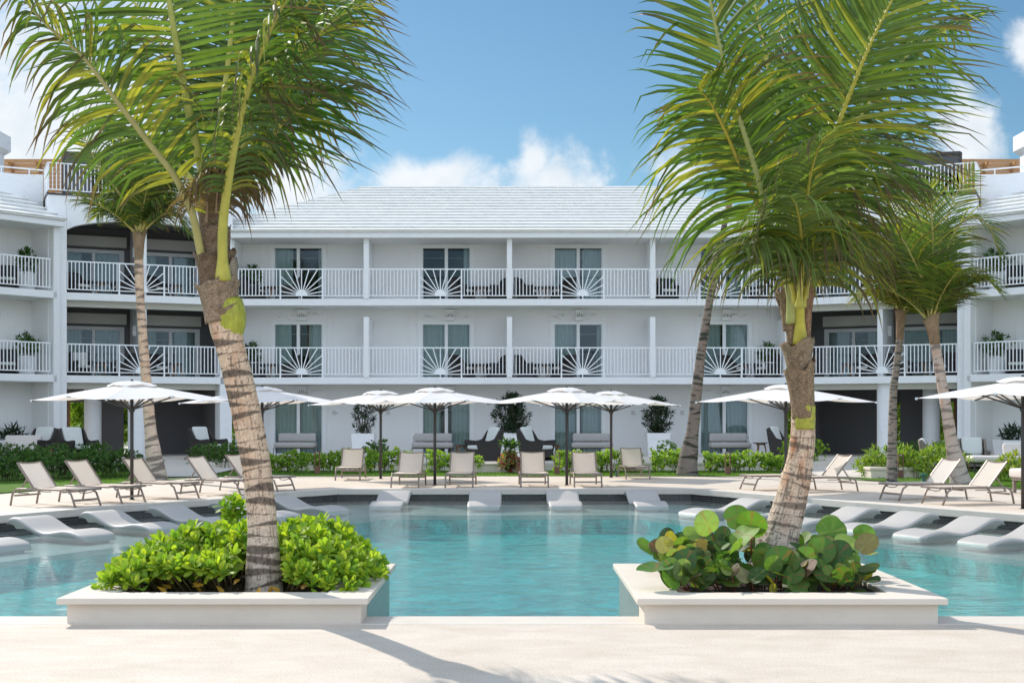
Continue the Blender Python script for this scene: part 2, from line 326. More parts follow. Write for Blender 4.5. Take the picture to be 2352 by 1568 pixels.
M_['plastic'] = simple('pale_grey_resin', (.44, .415, .385), .5, var=.02, bump=.2, bscale=160, bdist=.002)
M_['wicker'] = simple('dark_wicker', (.028, .022, .019), .6, var=.4, nscale=60, bump=.9, bscale=55, bdist=.02)
M_['wicker_grey'] = simple('grey_wicker', (.20, .165, .14), .6, var=.4, nscale=60, bump=.9, bscale=55, bdist=.02)
M_['cream'] = simple('cream_cushion', (.66, .67, .63), .9, var=.03, bump=.15, bscale=9, bdist=.03, spec=.15)
M_['grey_cushion'] = simple('grey_cushion', (.38, .36, .34), .9, var=.04, bump=.2, bscale=7, bdist=.04, spec=.15)
M_['linen'] = simple('linen_cushion', (.66, .60, .55), .9, var=.03, bump=.2, bscale=7, bdist=.04, spec=.15)
M_['wood'] = simple('teak_wood', (.30, .15, .07), .55, var=.25, nscale=14)
M_['slat_wood'] = simple('cedar_boards', (.46, .24, .10), .6, var=.2, nscale=9)
M_['rust'] = simple('rusty_steel', (.20, .10, .07), .8, var=.25, nscale=20)
M_['soil'] = simple('dark_soil', (.055, .035, .025), .95, var=.5, nscale=40, bump=1, bscale=40, bdist=.03)
M_['grass'] = simple('lawn_green', (.10, .19, .03), .9, var=.45, nscale=14, bump=.8, bscale=70, bdist=.03, spec=.1)
M_['sand'] = simple('open_ground', (.10, .14, .05), .95, var=.2, nscale=.4)
M_['green_paint'] = simple('green_enamel', (.05, .16, .12), .5)
M_['glassgrey'] = simple('smoked_glass', (.07, .07, .075), .15, var=.05)
M_['leaf'] = tinted('leaf', rough=.58, transl=.40, var=.12, nscale=25, spec=.45)
M_['palm_leaf'] = tinted('palm_leaflet', rough=.55, transl=.38, var=.18, nscale=9, spec=.45)
M_['rachis'] = tinted('palm_rib', rough=.45, var=.15, nscale=12, spec=.4)
M_['bark'] = tinted('palm_bark', rough=.85, var=.22, nscale=22, bump=.7, bscale=26, bdist=.012, stretch=(2.5, 2.5, .8), spec=.2)
M_['fibre'] = tinted('palm_fibre', rough=.95, var=.55, nscale=42, bump=1, bscale=60, bdist=.02, stretch=(1, 1, 2.2), spec=.1)
def canvas_mat():
    m, nt, b, out = newmat("white_canvas"); L = nt.links.new; b.inputs['Base Color'].default_value = (.84, .83, .82, 1); b.inputs['Roughness'].default_value = .85; b.inputs['Specular IOR Level'].default_value = .2
    tr = node(nt, 'ShaderNodeBsdfTranslucent'); tr.inputs[0].default_value = (.85, .76, .68, 1)
    tc = node(nt, 'ShaderNodeTexCoord'); n = node(nt, 'ShaderNodeTexNoise'); n.inputs['Scale'].default_value = 2.2; n.inputs['Detail'].default_value = 3; L(tc.outputs['Object'], n.inputs['Vector'])
    bp = node(nt, 'ShaderNodeBump'); bp.inputs['Strength'].default_value = .35; bp.inputs['Distance'].default_value = .08; L(n.outputs[0], bp.inputs['Height']); L(bp.outputs[0], b.inputs['Normal'])
    ms = node(nt, 'ShaderNodeMixShader', i_0=.28); L(b.outputs[0], ms.inputs[1]); L(tr.outputs[0], ms.inputs[2]); L(ms.outputs[0], out.inputs[0]); return m
M_['canvas'] = canvas_mat()
def sling_mat():
    m = M_['sling']; nt = m.node_tree; L = nt.links.new; b = nt.nodes['Principled BSDF']; out = nt.nodes['Material Output']
    tr = node(nt, 'ShaderNodeBsdfTranslucent'); tr.inputs[0].default_value = (.85, .76, .66, 1); ms = node(nt, 'ShaderNodeMixShader', i_0=.45)
    L(b.outputs[0], ms.inputs[1]); L(tr.outputs[0], ms.inputs[2]); L(ms.outputs[0], out.inputs[0])
sling_mat()

# ------------------------------------------------------------------ ground, pool
WL = -.27                         # water level
POOL = [(-13.6, 11.54), (13.6, 11.54), (13.6, 14.6), (9.45, 23.4), (7.16, 27.2), (5.15, 31.2), (4.43, 32.45), (-4.32, 32.3), (-5.35, 30.9), (-5.97, 28.9), (-7.80, 26.3), (-9.19, 23.5), (-13.6, 15.2)]
def offset(poly, d):
    n = len(poly); out = []
    for i in range(n):
        a = Vector(poly[i-1]); b = Vector(poly[i]); c = Vector(poly[(i+1) % n])
        n1 = (b-a).normalized(); n2 = (c-b).normalized(); n1 = Vector((-n1.y, n1.x)); n2 = Vector((-n2.y, n2.x))
        m = (n1+n2).normalized(); out.append(tuple(b+m*d/max(.4, m.dot(n1))))
    return out
PL_L = (-3.86, -1.22, 11.06, 13.72)      # planter lip outlines x0,x1,y0,y1
PL_R = (1.06, 3.69, 11.04, 13.72)
def rect(x0, x1, y0, y1): return [(x0, y0), (x1, y0), (x1, y1), (x0, y1)]
deck_in = offset(POOL, -.45)
DECK_OUT = [(-40, -8), (40, -8), (40, 26), (12.6, 31.8), (9.7, 36.6), (9.2, 39.0), (5, 39.3), (0, 39.5), (-5, 39.3), (-9.0, 39.0), (-10.3, 34.5), (-11.9, 29.8), (-40, 24)]
structure('ground', MB().prism([(-400, -60), (400, -60), (400, 900), (-400, 900)], -.03, -.012, holes=[offset(POOL, -.6)], sides=False), M_['sand'])
structure('pool_deck', MB().prism(DECK_OUT, -.12, 0, holes=[deck_in], sides=False), M_['deck'])
# coping: the edge band with its thickness, 3 mm above the deck
structure('pool_coping', MB().prism(offset(POOL, -.46), -.14, .004, holes=[POOL]), M_['coping'], bevel=.012)
mb = MB(); pw = offset(POOL, -.04)
n = len(pw)
for i in range(n):
    a, b = pw[i], pw[(i+1) % n]
    mb.add([(a[0], a[1], -1.5), (b[0], b[1], -1.5), (b[0], b[1], -.13), (a[0], a[1], -.13)], [(0, 1, 2, 3)])
structure('pool_wall', mb, M_['tile_black'], recalc=False)
# the sun shelf along the far and side edges
LEDGE_IN = [(10.9, 12.2), (6.9, 21.6), (4.6, 25.4), (3.2, 28.0), (2.8, 29.0), (-2.8, 28.9), (-3.4, 27.6), (-4.0, 26.0), (-5.6, 23.6), (-6.9, 21.2), (-10.9, 12.2)]
far = [(13.6, 12.2), (13.6, 14.6), (9.45, 23.4), (7.16, 27.2), (5.15, 31.2), (4.43, 32.45), (-4.32, 32.3), (-5.35, 30.9), (-5.97, 28.9), (-7.80, 26.3), (-9.19, 23.5), (-13.6, 15.2), (-13.6, 12.2)]
structure('pool_ledge', MB().prism(far+list(reversed(LEDGE_IN)), WL-.22, WL-.13), M_['tile_ledge'])
mb = MB()
for a, b in zip(LEDGE_IN, LEDGE_IN[1:]): mb.add([(a[0], a[1], -.9), (b[0], b[1], -.9), (b[0], b[1], WL-.221), (a[0], a[1], WL-.221)], [(3, 2, 1, 0)])
structure('pool_riser', mb, M_['tile_pool'], recalc=False)
structure('pool_floor', MB().prism(offset(POOL, -.05), 0, -.80, sides=False), M_['tile_pool'])
structure('pool_water', MB().prism(offset(POOL, -.03), 0, WL, holes=[], sides=False), M_['water'])

# terrace, lawn, paths
LAWN = [(-9.3, 39.05), (-5, 39.25), (0, 39.45), (5, 39.25), (8.6, 39.0), (8.9, 44.3), (-8.9, 44.3)]
LAWN_R = [(10.0, 37.0), (12.7, 32.0), (40, 26), (40, 43), (16, 44.5), (10.9, 43)]
LAWN_L = [(-10.5, 39.0), (-10.5, 34.9), (-12.1, 30.2), (-40, 24.3), (-40, 40), (-16.5, 42), (-12.6, 43)]
for i, lw in enumerate((LAWN, LAWN_R, LAWN_L)):
    structure('lawn', MB().prism(lw, 0, .008, sides=False), M_['grass'])
TER = [(-11.0, 44.6), (-1.6, 44.6), (-1.6, 43.6), (1.6, 43.6), (1.6, 44.6), (11.0, 44.6), (11.6, 50), (26, 40), (32, 52), (32, 70), (-32, 70), (-32, 52), (-26, 40), (-11.6, 50)]
structure('terrace', MB().prism(TER, -.02, .25), M_['coping'])
mb = MB(); mb.add([(-9.3, 39.0, .012), (-10.5, 39.0, .012), (-13.9, 52.5, .27), (-11.9, 52.5, .27), (-9.3, 44.5, .05)], [(0, 1, 2, 3, 4)])
structure('path', mb, M_['coping'])
mb = MB(); mb.add([(9.3, 39.0, .012), (10.6, 38.2, .012), (13.9, 52.5, .27), (11.9, 52.5, .27), (9.3, 44.5, .05)], [(0, 1, 2, 3, 4)])
structure('path', mb, M_['coping'])
def blades(name, regions, n, h, seed):
    r = random.Random(seed); mb = MB()
    for (x0, x1, y0, y1, m) in regions:
        for _ in range(int(n*m)):
            x = r.uniform(x0, x1); y = r.uniform(y0, y1); a = r.uniform(0, PI); hh = h*r.uniform(.5, 1.3); l = .012
            dx, dy = math.cos(a)*l, math.sin(a)*l; g = r.uniform(.6, 1.3); c = (.13*g, .24*g, .035*g)
            mb.add([(x-dx, y-dy, .005), (x+dx, y+dy, .005), (x+r.uniform(-.03, .03), y+r.uniform(-.03, .03), hh)], [(0, 1, 2)], c)
    return tag(mb.build(name, M_['leaf'], recalc=False), 'short lawn grass between the pale deck and the hedges', 'grass', kind='stuff')
blades('grass', [(-9.2, 8.7, 39.35, 42.4, 1.0), (10.6, 14.5, 36.6, 42, .4), (-14, -10.8, 35, 42, .4), (12.6, 15, 32.6, 37, .3)], 16000, .05, 3)

# ------------------------------------------------------------------ hotel
FZ = [.25, 3.36, 6.47]; EAVE = 8.84
def railing(parent, x0, x1, y, z, sun_x=None, h=1.2, sw=.84):
    "white baluster railing from x0 to x1, sun-ray panel centred on sun_x"
    mb = MB(); top = z+h
    mb.box(x0, x1, y-.025, y+.025, top-.045, top); mb.box(x0, x1, y-.02, y+.02, z+.11, z+.145)
    n = max(2, int(round((x1-x0)/.139)))
    for i in range(n+1):
        x = lerp(x0+.02, x1-.02, i/n)
        if sun_x is not None and abs(x-sun_x) < sw+.03: continue
        mb.box(x-.016, x+.016, y-.015, y+.015, z+.145, top-.045)
    if sun_x is not None:
        for e in (-sw, sw): mb.box(sun_x+e-.028, sun_x+e+.028, y-.027, y+.027, z, top-.045)
        mb.box(sun_x-.02, sun_x+.02, y-.018, y+.018, z, z+.11)
    ro = mb.build('balcony_railing', M_['paint'], parent)
    if sun_x is not None:
        s = MB(); cz = z+.145; rr = .225
        pts = [(sun_x+rr*math.cos(PI*k/16), cz+rr*math.sin(PI*k/16)) for k in range(17)]
        s.prism(pts, y-.02, y+.02, axis='y')
        for k in range(11):
            a = PI*(k+.65)/11.3; ca, sa = math.cos(a), math.sin(a)
            t = min((sw-.03)/abs(ca) if abs(ca) > 1e-3 else 9, (top-.045-cz)/sa)
            s.bar((sun_x+ca*(rr-.02), y, cz+sa*(rr-.02)), (sun_x+ca*t, y, cz+sa*t), .036, .036, up=(0, 1, 0))
        s.build('sunburst_panel', M_['paint'], ro)
    return ro
def wavy(x0, x1, y, z0, z1, seed):
    r = random.Random(seed); n = max(6, int((x1-x0)/.03)); ph = r.uniform(0, 6); vs = []
    for j, z in enumerate((z0, z1)):
        for i in range(n+1):
            x = lerp(x0, x1, i/n); vs.append((x, y+.045*math.sin(i*1.25+ph)*(1 if j else 1.25)+.02*math.sin(i*.4+ph), z))
    return MB().add(vs, [(i, i+1, n+2+i, n+1+i) for i in range(n)])
def sliding_door(parent, xc, y, z, h, w_=2.17, cl=.5, cr=.5, seed=0, fm='frame'):
    "frame standing 3 cm proud of the wall face y; cl/cr: how much of each leaf the curtain covers"
    f = MB(); x0, x1 = xc-w_/2, xc+w_/2; F = .09
    f.box(x0-.05, x0+F, y-.03, y+.14, z, z+h+.05); f.box(x1-F, x1+.05, y-.03, y+.14, z, z+h+.05)
    f.box(x0+F, x1-F, y-.027, y+.14, z+h-.1, z+h+.047); f.box(x0+F, x1-F, y-.027, y+.14, z, z+.07)
    f.box(xc-.065, xc+.065, y-.005, y+.12, z+.07, z+h-.1)
    for xx in (x0+F, x1-F-.05): f.box(xx, xx+.05, y+.02, y+.1, z+.07, z+h-.1)
    for k in (-1, 1): f.box(xc+k*.035-.008, xc+k*.035+.008, y-.02, y-.005, z+.9, z+1.15)
    d = f.build('sliding_door', M_[fm], parent)
    for a, b in ((x0+F+.05, xc-.065), (xc+.065, x1-F-.05)):
        MB().box(a, b, y+.05, y+.062, z+.07, z+h-.1).build('pane', M_['glass'], d)
    if cl > 0: wavy(x0+F, x0+F+(xc-x0-F)*cl, y+.30, z+.05, z+h-.05, seed).build('curtain', M_['curtain'], d, smooth=True)
    if cr > 0: wavy(x1-F-(x1-F-xc)*cr, x1-F, y+.30, z+.05, z+h-.05, seed+1).build('curtain', M_['curtain'], d, smooth=True)
    # the track bar seen through the glass
    MB().box(x0+F, x1-F, y+.20, y+.21, z+h*.79, z+h*.79+.012).build('curtain_rail', M_['frame'], d)
    return d
def relief(parent, xc, y, z, seed):
    "carved frieze over a door: short leaf strokes fanning to both sides"
    r = random.Random(seed); mb = MB(); mb.box(xc-1.12, xc+1.12, y-.012, y+.01, z, z+.42)
    for s in (-1, 1):
        for k in range(20):
            px = xc+s*(.24+.042*k*1.0); pz = z+.2+r.uniform(-.13, .13); a = r.uniform(.5, 1.3)*s+(PI if False else 0)
            dx, dz = math.sin(a)*.07, math.cos(a)*.07
            mb.bar((px-dx, y-.02, pz-dz), (px+dx, y-.02, pz+dz), .03, .018, up=(0, 1, 0))
    mb.build('carved_frieze', M_['stucco'], parent)
def fan_vent(parent, xc, y, z):
    "plaster air vent with a fan of slots"
    mb = MB(); mb.box(xc-.17, xc+.17, y-.14, y+.01, z+.04, z+.40); mb.box(xc-.21, xc+.21, y-.17, y+.01, z+.40, z+.44); mb.box(xc-.19, xc+.19, y-.15, y+.01, z, z+.04)
    lo = mb.build('wall_vent', M_['stucco'], parent)  # an air vent over the door, not a lamp
    s = MB()
    for k in range(5):
        a = R(-60+30*k); c = (xc, z+.1)
        s.bar((c[0]+math.sin(a)*.07, y-.143, c[1]+math.cos(a)*.07), (c[0]+math.sin(a)*.2, y-.143, c[1]+math.cos(a)*.2), .02, .008, up=(0, 1, 0))
    s.build('vent_slot', M_['room'], lo)  # fan slots of the vent, drawn as dark bars
def wall_with_openings(mb, x0, x1, y, t, z0, z1, ops):
    "ops: (xc, w, z, h)"
    xs = x0
    for (xc, w_, z, h) in sorted(ops):
        a, b = xc-w_/2, xc+w_/2
        mb.box(xs, a, y, y+t, z0, z1); mb.box(a, b, y, y+t, z+h, z1)
        if z > z0+.01: mb.box(a, b, y, y+t, z0, z)
        xs = b
    mb.box(xs, x1, y, y+t, z0, z1)
def stepped_roof(parent, xl, xr, y0, z0, depth, rise, insl, insr, nc, name='roof'):
    "hip roof of overlapping white courses: front slope + both hips + back"
    mb = MB(); st = .095
    def corner(t): return (xl+insl*t, xr-insr*t, y0+depth*t)
    for k in range(nc):
        t0, t1 = k/nc, (k+1)/nc
        a0, b0, f0 = corner(t0); a1, b1, f1 = corner(t1)
        zz0 = z0+rise*t0; zz1 = z0+rise*t1
        jit = [rnd.uniform(-.012, .012) for _ in range(13)]
        m = 12; vs = []
        for i in range(m+1):
            x0_ = lerp(a0, b0, i/m); x1_ = lerp(a1, b1, i/m)
            yy = f0+jit[i]*.8; vs += [(x0_, yy+.07, zz0-.002), (x0_, yy+.07, zz0+st-.03), (x0_, yy, zz0+st-.03+jit[i]*.6), (x0_, yy, zz0+st+jit[i]*.6), (x1_, f1+.09, zz1+.012)]
        fs = []
        for i in range(m):
            o = i*5; fs += [(o+q_, o+5+q_, o+6+q_, o+1+q_) for q_ in range(4)]
        mb.add(vs, fs)
        B = 2*(y0+depth)      # back slope mirrored
        for (p0, p1, s) in ((a0, a1, -1), (b0, b1, 1)):
            mb.add([(p0, f0, zz0-.002), (p0, f0, zz0+st), (p1, f1, zz1+.012), (p1, B-f1, zz1+.012), (p0, B-f0, zz0+st), (p0, B-f0, zz0-.002)], [(0, 1, 4, 5), (1, 2, 3, 4)])
        mb.add([(a0, B-f0, zz0+st), (b0, B-f0, zz0+st), (b1, B-f1, zz1), (a1, B-f1, zz1)], [(0, 1, 2, 3)])
    return mb.build(name, M_['roof'], parent, recalc=False)
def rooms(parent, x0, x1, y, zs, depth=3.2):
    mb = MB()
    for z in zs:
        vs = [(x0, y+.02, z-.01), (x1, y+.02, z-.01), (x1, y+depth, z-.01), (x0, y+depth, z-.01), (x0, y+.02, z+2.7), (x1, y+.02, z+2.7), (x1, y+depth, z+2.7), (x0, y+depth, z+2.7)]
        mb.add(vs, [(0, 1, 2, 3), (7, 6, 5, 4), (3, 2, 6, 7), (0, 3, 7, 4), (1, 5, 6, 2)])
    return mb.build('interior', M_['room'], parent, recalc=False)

# --- central block
XC = -.1
hb = thing('hotel_building', 'long white central hotel block with two rows of balconies and a low stepped hip roof', 'building', (XC, 51.7, 0))
WY = 1.6
DX = [-8.62, -2.58, 2.80, 8.76]
SX = [-8.24, -2.74, 2.90, 8.36]
mb = MB()
for k, z in enumerate(FZ):
    top = (FZ[k+1]-.27) if k < 2 else EAVE+.1
    wall_with_openings(mb, -11.2, 11.2, WY, .25, z-.3 if k == 0 else z-.27, top if k < 2 else top, [(x, 2.17, z, 2.3) for x in DX])
for k in (1, 2):
    MB().box(-11.05, 11.05, 0, WY+.1, FZ[k]-.27, FZ[k]).build('balcony_slab', M_['stucco'], hb, bevel=.02)
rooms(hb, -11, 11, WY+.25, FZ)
# ribs between wall panels
for k, z in enumerate(FZ):
    for x in DX:
        for dx in (-1.55, -1.22, 1.2, 1.42):
            mb.box(x+dx-.011, x+dx+.011, WY-.012, WY+.01, z+.02, z+2.7 if k < 2 else z+2.4)
mb.build('wall', M_['wall'], hb)
cur = [[(.9, .95), (.75, .8), (.9, .85), (.95, .9)], [(.68, .62), (.97, .97), (.97, .22), (.92, .98)], [(.74, .22), (0, .3), (.97, .82), (0, .75)]]
for k, z in enumerate(FZ):
    for j, x in enumerate(DX):
        sliding_door(hb, x, WY, z, 2.3, 2.17, *cur[k][j], seed=k*10+j)
        if k < 2:
            relief(hb, x, WY, z+2.38, k*7+j); fan_vent(hb, x+(.16 if j < 2 else .05), WY-.01, z+2.37)
        else:
            fan_vent(hb, x, WY-.01, z+2.0+.42-.06)
for k in (1, 2):
    for x in (-5.67, 0, 5.67):
        MB().box(x-.105, x+.105, -.03, WY, FZ[k]-.003, (FZ[k]+2.39) if k == 1 else EAVE+.05).build('partition_wall', M_['stucco'], hb, bevel=.015)
    for x in (-11.02, 11.02):
        MB().box(x-.12, x+.12, -.035, WY, FZ[k]-.004, FZ[k]+2.36).build('end_pier', M_['stucco'], hb, bevel=.015)
    ed = [-10.9, -5.565, -.105, None]
    for j in range(4):
        a = [-10.9, -5.565, .105, 5.775][j]; b = [-5.775, -.105, 5.565, 10.9][j]
        railing(hb, a, b, .07, FZ[k], SX[j])
# eave fascia and ceiling
MB().box(-11.15, 11.15, -.32, WY+.3, EAVE, EAVE+.23).build('eave', M_['stucco'], hb, bevel=.02)
stepped_roof(hb, -12.6+.1, 12.55, -.45, EAVE+.23, 8.3, 3.25, 6.05, 6.1, 16)

# wall plaques by the ground floor doors
for (px, lb) in ((-7.20, 'small pale plaque right of the leftmost patio door'), (-5.02, 'small pale plaque left of the second patio door'), (4.98, 'small pale plaque right of the third patio door'), (6.98, 'small pale plaque left of the fourth patio door')):
    s = tag(MB().box(px-.16, px+.16, 53.268, 53.298, 1.88, 2.09).build('wall_plaque', M_['frame']), lb, 'sign', 'wall plaques beside the patio doors')
    l = MB(); r = random.Random(int(px*10))
    for q in range(4): l.box(px-.12, px-.12+.24*r.uniform(.5, 1), 53.263, 53.269, 2.03-q*.042, 2.045-q*.042)
    l.build('engraved_line', M_['taupe'], s)

# --- corner blocks (the right one is the left one mirrored)
def corner_block(side):
    lr = 'left' if side < 0 else 'right'
    r = thing('corner_building', f'white {lr} corner block with a shallow arch, shaded loggias and railed roof terrace', 'building', (side*16.7, 49.0, 0), -side*R(24), 'corner blocks of the hotel')
    r.scale = (-side, 1, 1)
    LN = 6.1; D = 3.6
    pier = MB(); pier.box(-.68, 0, 0, 1.2, -.05, 10.1); pier.build('corner_pier', M_['stucco'], r, bevel=.03)
    MB().box(5.72, LN+.1, .02, 1.0, -.05, 8.9).build('corner_pier', M_['stucco'], r, bevel=.03)
    # arch wall
    pts = [(0.0, 8.83)]
    for k in range(1, 20):
        t = k/20; pts.append((5.72*t, 8.83+.46*math.sin(PI*t)**.62))
    pts.append((5.72, 8.83)); poly = pts+[(LN+.12, 8.83), (LN+.12, 10.1), (-.002, 10.1)]
    MB().prism(poly, .01, .38, axis='y').build('arch', M_['stucco'], r)
    for k in (1, 2):
        MB().box(0, LN, .02, D, FZ[k]-.27, FZ[k]).build('balcony_slab', M_['stucco'], r)
        MB().box(0, LN, .40, .62, FZ[k]-.5, FZ[k]-.272).build('beam', M_['beam'], r)
        railing(r, .02, 5.70, .10, FZ[k], 2.75)
        MB().box(2.78, 2.98, .45, D, FZ[k]+.003, FZ[k+1]-.28 if k == 1 else 9.4).build('partition_wall', M_['stucco'], r)
        
        sliding_door(r, 1.35, D, FZ[k], 2.05, 2.3, .6, .9, seed=40+k); sliding_door(r, 4.4, D, FZ[k], 2.05, 2.3, .5, .8, seed=50+k)
        b = MB(); b.box(.2, 2.6, D-.35, D-.05, FZ[k]+2.18, FZ[k]+2.6); b.box(3.15, 5.6, D-.35, D-.05, FZ[k]+2.18, FZ[k]+2.6); b.build('shutter_box', M_['beam'], r)
    for k in (1, 2): MB().box(2.66, 2.785, 1.9, 2.15, FZ[k]+1.65, FZ[k]+2.05).build('wall_vent', M_['stucco'], r)  # air vent on the dividing wall
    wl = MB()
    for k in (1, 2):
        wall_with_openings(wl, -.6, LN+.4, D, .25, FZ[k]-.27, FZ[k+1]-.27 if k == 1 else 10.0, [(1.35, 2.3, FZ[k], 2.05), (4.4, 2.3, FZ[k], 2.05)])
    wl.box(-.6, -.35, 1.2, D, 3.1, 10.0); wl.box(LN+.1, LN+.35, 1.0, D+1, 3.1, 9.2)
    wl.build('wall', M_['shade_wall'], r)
    rooms(r, -.3, LN+.3, D+.25, FZ[1:])
    # roof terrace
    MB().box(-.7, LN+.3, -.03, 5.2, 10.1, 10.16).build('terrace_edge', M_['steel'], r)
    railing(r, -.66, LN, .03, 10.16, None, 1.15)
    s = MB()
    for i in range(13):
        y = .1+i*.14; s.box(-.68, -.65, y-.016, y+.016, 10.25, 11.27)
    s.box(-.69, -.64, .05, 1.85, 11.27, 11.31); s.box(-.68, -.65, .05, 1.85, 10.25, 10.29); s.build('balcony_railing', M_['paint'], r)
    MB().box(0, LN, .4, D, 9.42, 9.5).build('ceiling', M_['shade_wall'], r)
    # ground floor: columns and dim passage
    for (cx, cy, rr) in ((2.65, .55, .36), (1.15, 2.0, .33)):
        MB().lathe([(rr*1.0, -.05), (rr, 3.1)], cx, cy, 28).build('column', M_['stucco'], r, smooth=False)
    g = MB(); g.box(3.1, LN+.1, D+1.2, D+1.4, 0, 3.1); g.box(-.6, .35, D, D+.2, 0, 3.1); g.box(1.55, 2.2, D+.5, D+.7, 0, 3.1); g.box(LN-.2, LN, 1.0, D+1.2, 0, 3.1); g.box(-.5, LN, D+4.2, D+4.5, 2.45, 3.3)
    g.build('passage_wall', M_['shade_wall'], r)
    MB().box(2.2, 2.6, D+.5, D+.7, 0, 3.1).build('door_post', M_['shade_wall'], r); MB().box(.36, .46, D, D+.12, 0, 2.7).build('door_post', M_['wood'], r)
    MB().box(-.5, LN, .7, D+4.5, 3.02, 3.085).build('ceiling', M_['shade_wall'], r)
    # stair wall climbing beside the terrace
    MB().prism([(-.7, 9.1), (-.7, 11.15), (-1.6, 11.1), (-5.5, 11.25), (-5.5, 9.1)], 1.9, 2.15, axis='y').build('parapet', M_['stucco'], r)
    h = MB(); h.bar((-.7, 2.0, 11.33), (-5.5, 2.0, 11.42), .05, .05)
    for i in range(5): x = -1.2-i*1.0; h.box(x-.02, x+.02, 1.98, 2.02, 11.1, 11.36)
    h.build('handrail', M_['paint'], r)
    # tower blocks between terrace and main roof
    MB().box(5.0, 6.0, 4.0, 7.0, 10.0, 12.1).build('roof_tower', M_['stucco'], r)
    MB().box(6.0, 6.9, 3.0, 6.6, 9.3, 11.75).build('roof_tower', M_['stucco'], r)
    MB().box(6.9, 7.3, 2.9, 6.4, 9.3, 11.2).build('roof_tower', M_['stucco'], r)
    MB().box(5.72, 6.1, .38, 4.1, 9.12, 10.15).build('roof_tower', M_['stucco'], r)
    t = MB(); t.box(6.35, 6.75, 2.88, 3.0, 10.55, 10.66); t.build('wall_fixture', M_['frame'], r)
    return r
corner_block(-1); corner_block(1)

# --- angled wings
def wing(side):
    lr = 'left' if side < 0 else 'right'
    r = thing('wing_building', f'white {lr} hand angled wing with balconies running out of the picture', 'building', (side*17.15, 48.35, 0), -side*R(49), 'angled wings of the hotel')
    r.scale = (-side, 1, 1)
    A = -15
    mb = MB()
    for k, z in enumerate(FZ):
        wall_with_openings(mb, A, .6, WY, .25, z-.3 if k == 0 else z-.27, FZ[k+1]-.27 if k < 2 else EAVE+.1, [(x, 2.17, z, 2.3) for x in (-4.1, -9.8)])
    mb.box(.2, .45, -.0, WY, 0, EAVE+.2)
    for k, z in enumerate(FZ):
        for x in (-.75, -1.5, -2.7): mb.box(x-.011, x+.011, WY-.012, WY+.01, z+.02, z+2.3)
    mb.build('wall', M_['wall'], r)
    for k in (1, 2):
        MB().box(A, .35, 0, WY+.1, FZ[k]-.27, FZ[k]).build('balcony_slab', M_['stucco'], r, bevel=.02)
        railing(r, -6.6, .1, .07, FZ[k], -3.1); railing(r, -12.4, -6.7, .07, FZ[k], -9.5)
        MB().box(-6.7, -6.5, -.03, WY, FZ[k], FZ[k]+2.4).build('partition_wall', M_['stucco'], r)
    for k in range(3):
        for x in (-4.1, -9.8): sliding_door(r, x, WY, FZ[k], 2.3, 2.17, .8, .7, seed=70+k)
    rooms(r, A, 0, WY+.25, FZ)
    MB().box(A, .45, -.32, WY+.3, EAVE, EAVE+.23).build('eave', M_['stucco'], r, bevel=.02)
    stepped_roof(r, A-6, .5, -.45, EAVE+.23, 6, 2.4, 4, .6, 10)
    return r
wing(-1); wing(1)

# --- roof-top things
def rooftop(side):
    lr = 'left' if side < 0 else 'right'
    t = thing('roof_pavilion', f'dark metal and glass pavilion on the {lr} roof terrace', 'pavilion', (side*17.3, 55.0, 10.16), -side*R(14), 'dark roof terrace pavilions')
    f = MB(); a, b, h = 1.4, 1.3, 2.45
    for x in (-a, -.3, a):
        for y in (-b, b): f.box(x-.05, x+.05, y-.05, y+.05, 0, h)
    for y in (-b, b): f.box(-a, a, y-.06, y+.06, h-.1, h); f.box(-a, a, y-.05, y+.05, h-.85, h-.78)
    for x in (-a, a): f.box(x-.06, x+.06, -b, b, h-.1, h)
    f.box(-a, a, -b, b, h, h+.05)
    f.build('frame', M_['steel'], t)
    p = MB(); p.box(-a, a, -b+.0, -b+.03, h-.78, h-.1); p.box(-a, -.3, -b, -b+.03, 0, h-.85); p.box(-a, -a+.03, -b, b, 0, h-.1); p.box(a-.03, a, -b, b, 0, h-.1); p.box(-a, a, b-.03, b, 0, h-.1)
    p.build('panel', M_['glassgrey'], t)
    s = thing('timber_screen', f'orange brown timber screen behind the {lr} roof terrace rail', 'screen', (side*21.2, 57.0, 10.1), 0, 'timber roof screens')
    b = MB()
    for k in range(16): b.box(-1.9, 1.9, 0, .03, k*.185, k*.185+.17)
    b.build('boards', M_['slat_wood'], s)
    b = MB()
    for x in (-1.8, -.6, .6, 1.8): b.box(x-.05, x+.05, .03, .12, 0, 2.95)
    for x in (-.6, .6): b.prism([(-.02, 2.3), (-.5, 2.75), (-.02, 2.75)], x-.04, x+.04, axis='x')
    b.build('post', M_['slat_wood'], s)
    c = thing('roof_pillar', f'square white pillar with a flared cap above the {lr} hand wing', 'pillar', (side*20.75, 52.0, 8.0), 0, 'white roof pillars')
    m = MB(); m.box(-.38, .38, -.38, .38, 0, 4.35); m.build('shaft', M_['stucco'], c)
    m = MB(); q = []
    for (hw, z) in ((.38, 4.25), (.58, 4.45)): q += [(-hw, -hw, z), (hw, -hw, z), (hw, hw, z), (-hw, hw, z)]
    m.add(q, [(0, 1, 5, 4), (1, 2, 6, 5), (2, 3, 7, 6), (3, 0, 4, 7), (3, 2, 1, 0), (4, 5, 6, 7)]); m.box(-.58, .58, -.58, .58, 4.45, 5.05); m.build('cap', M_['stucco'], c)
rooftop(-1); rooftop(1)

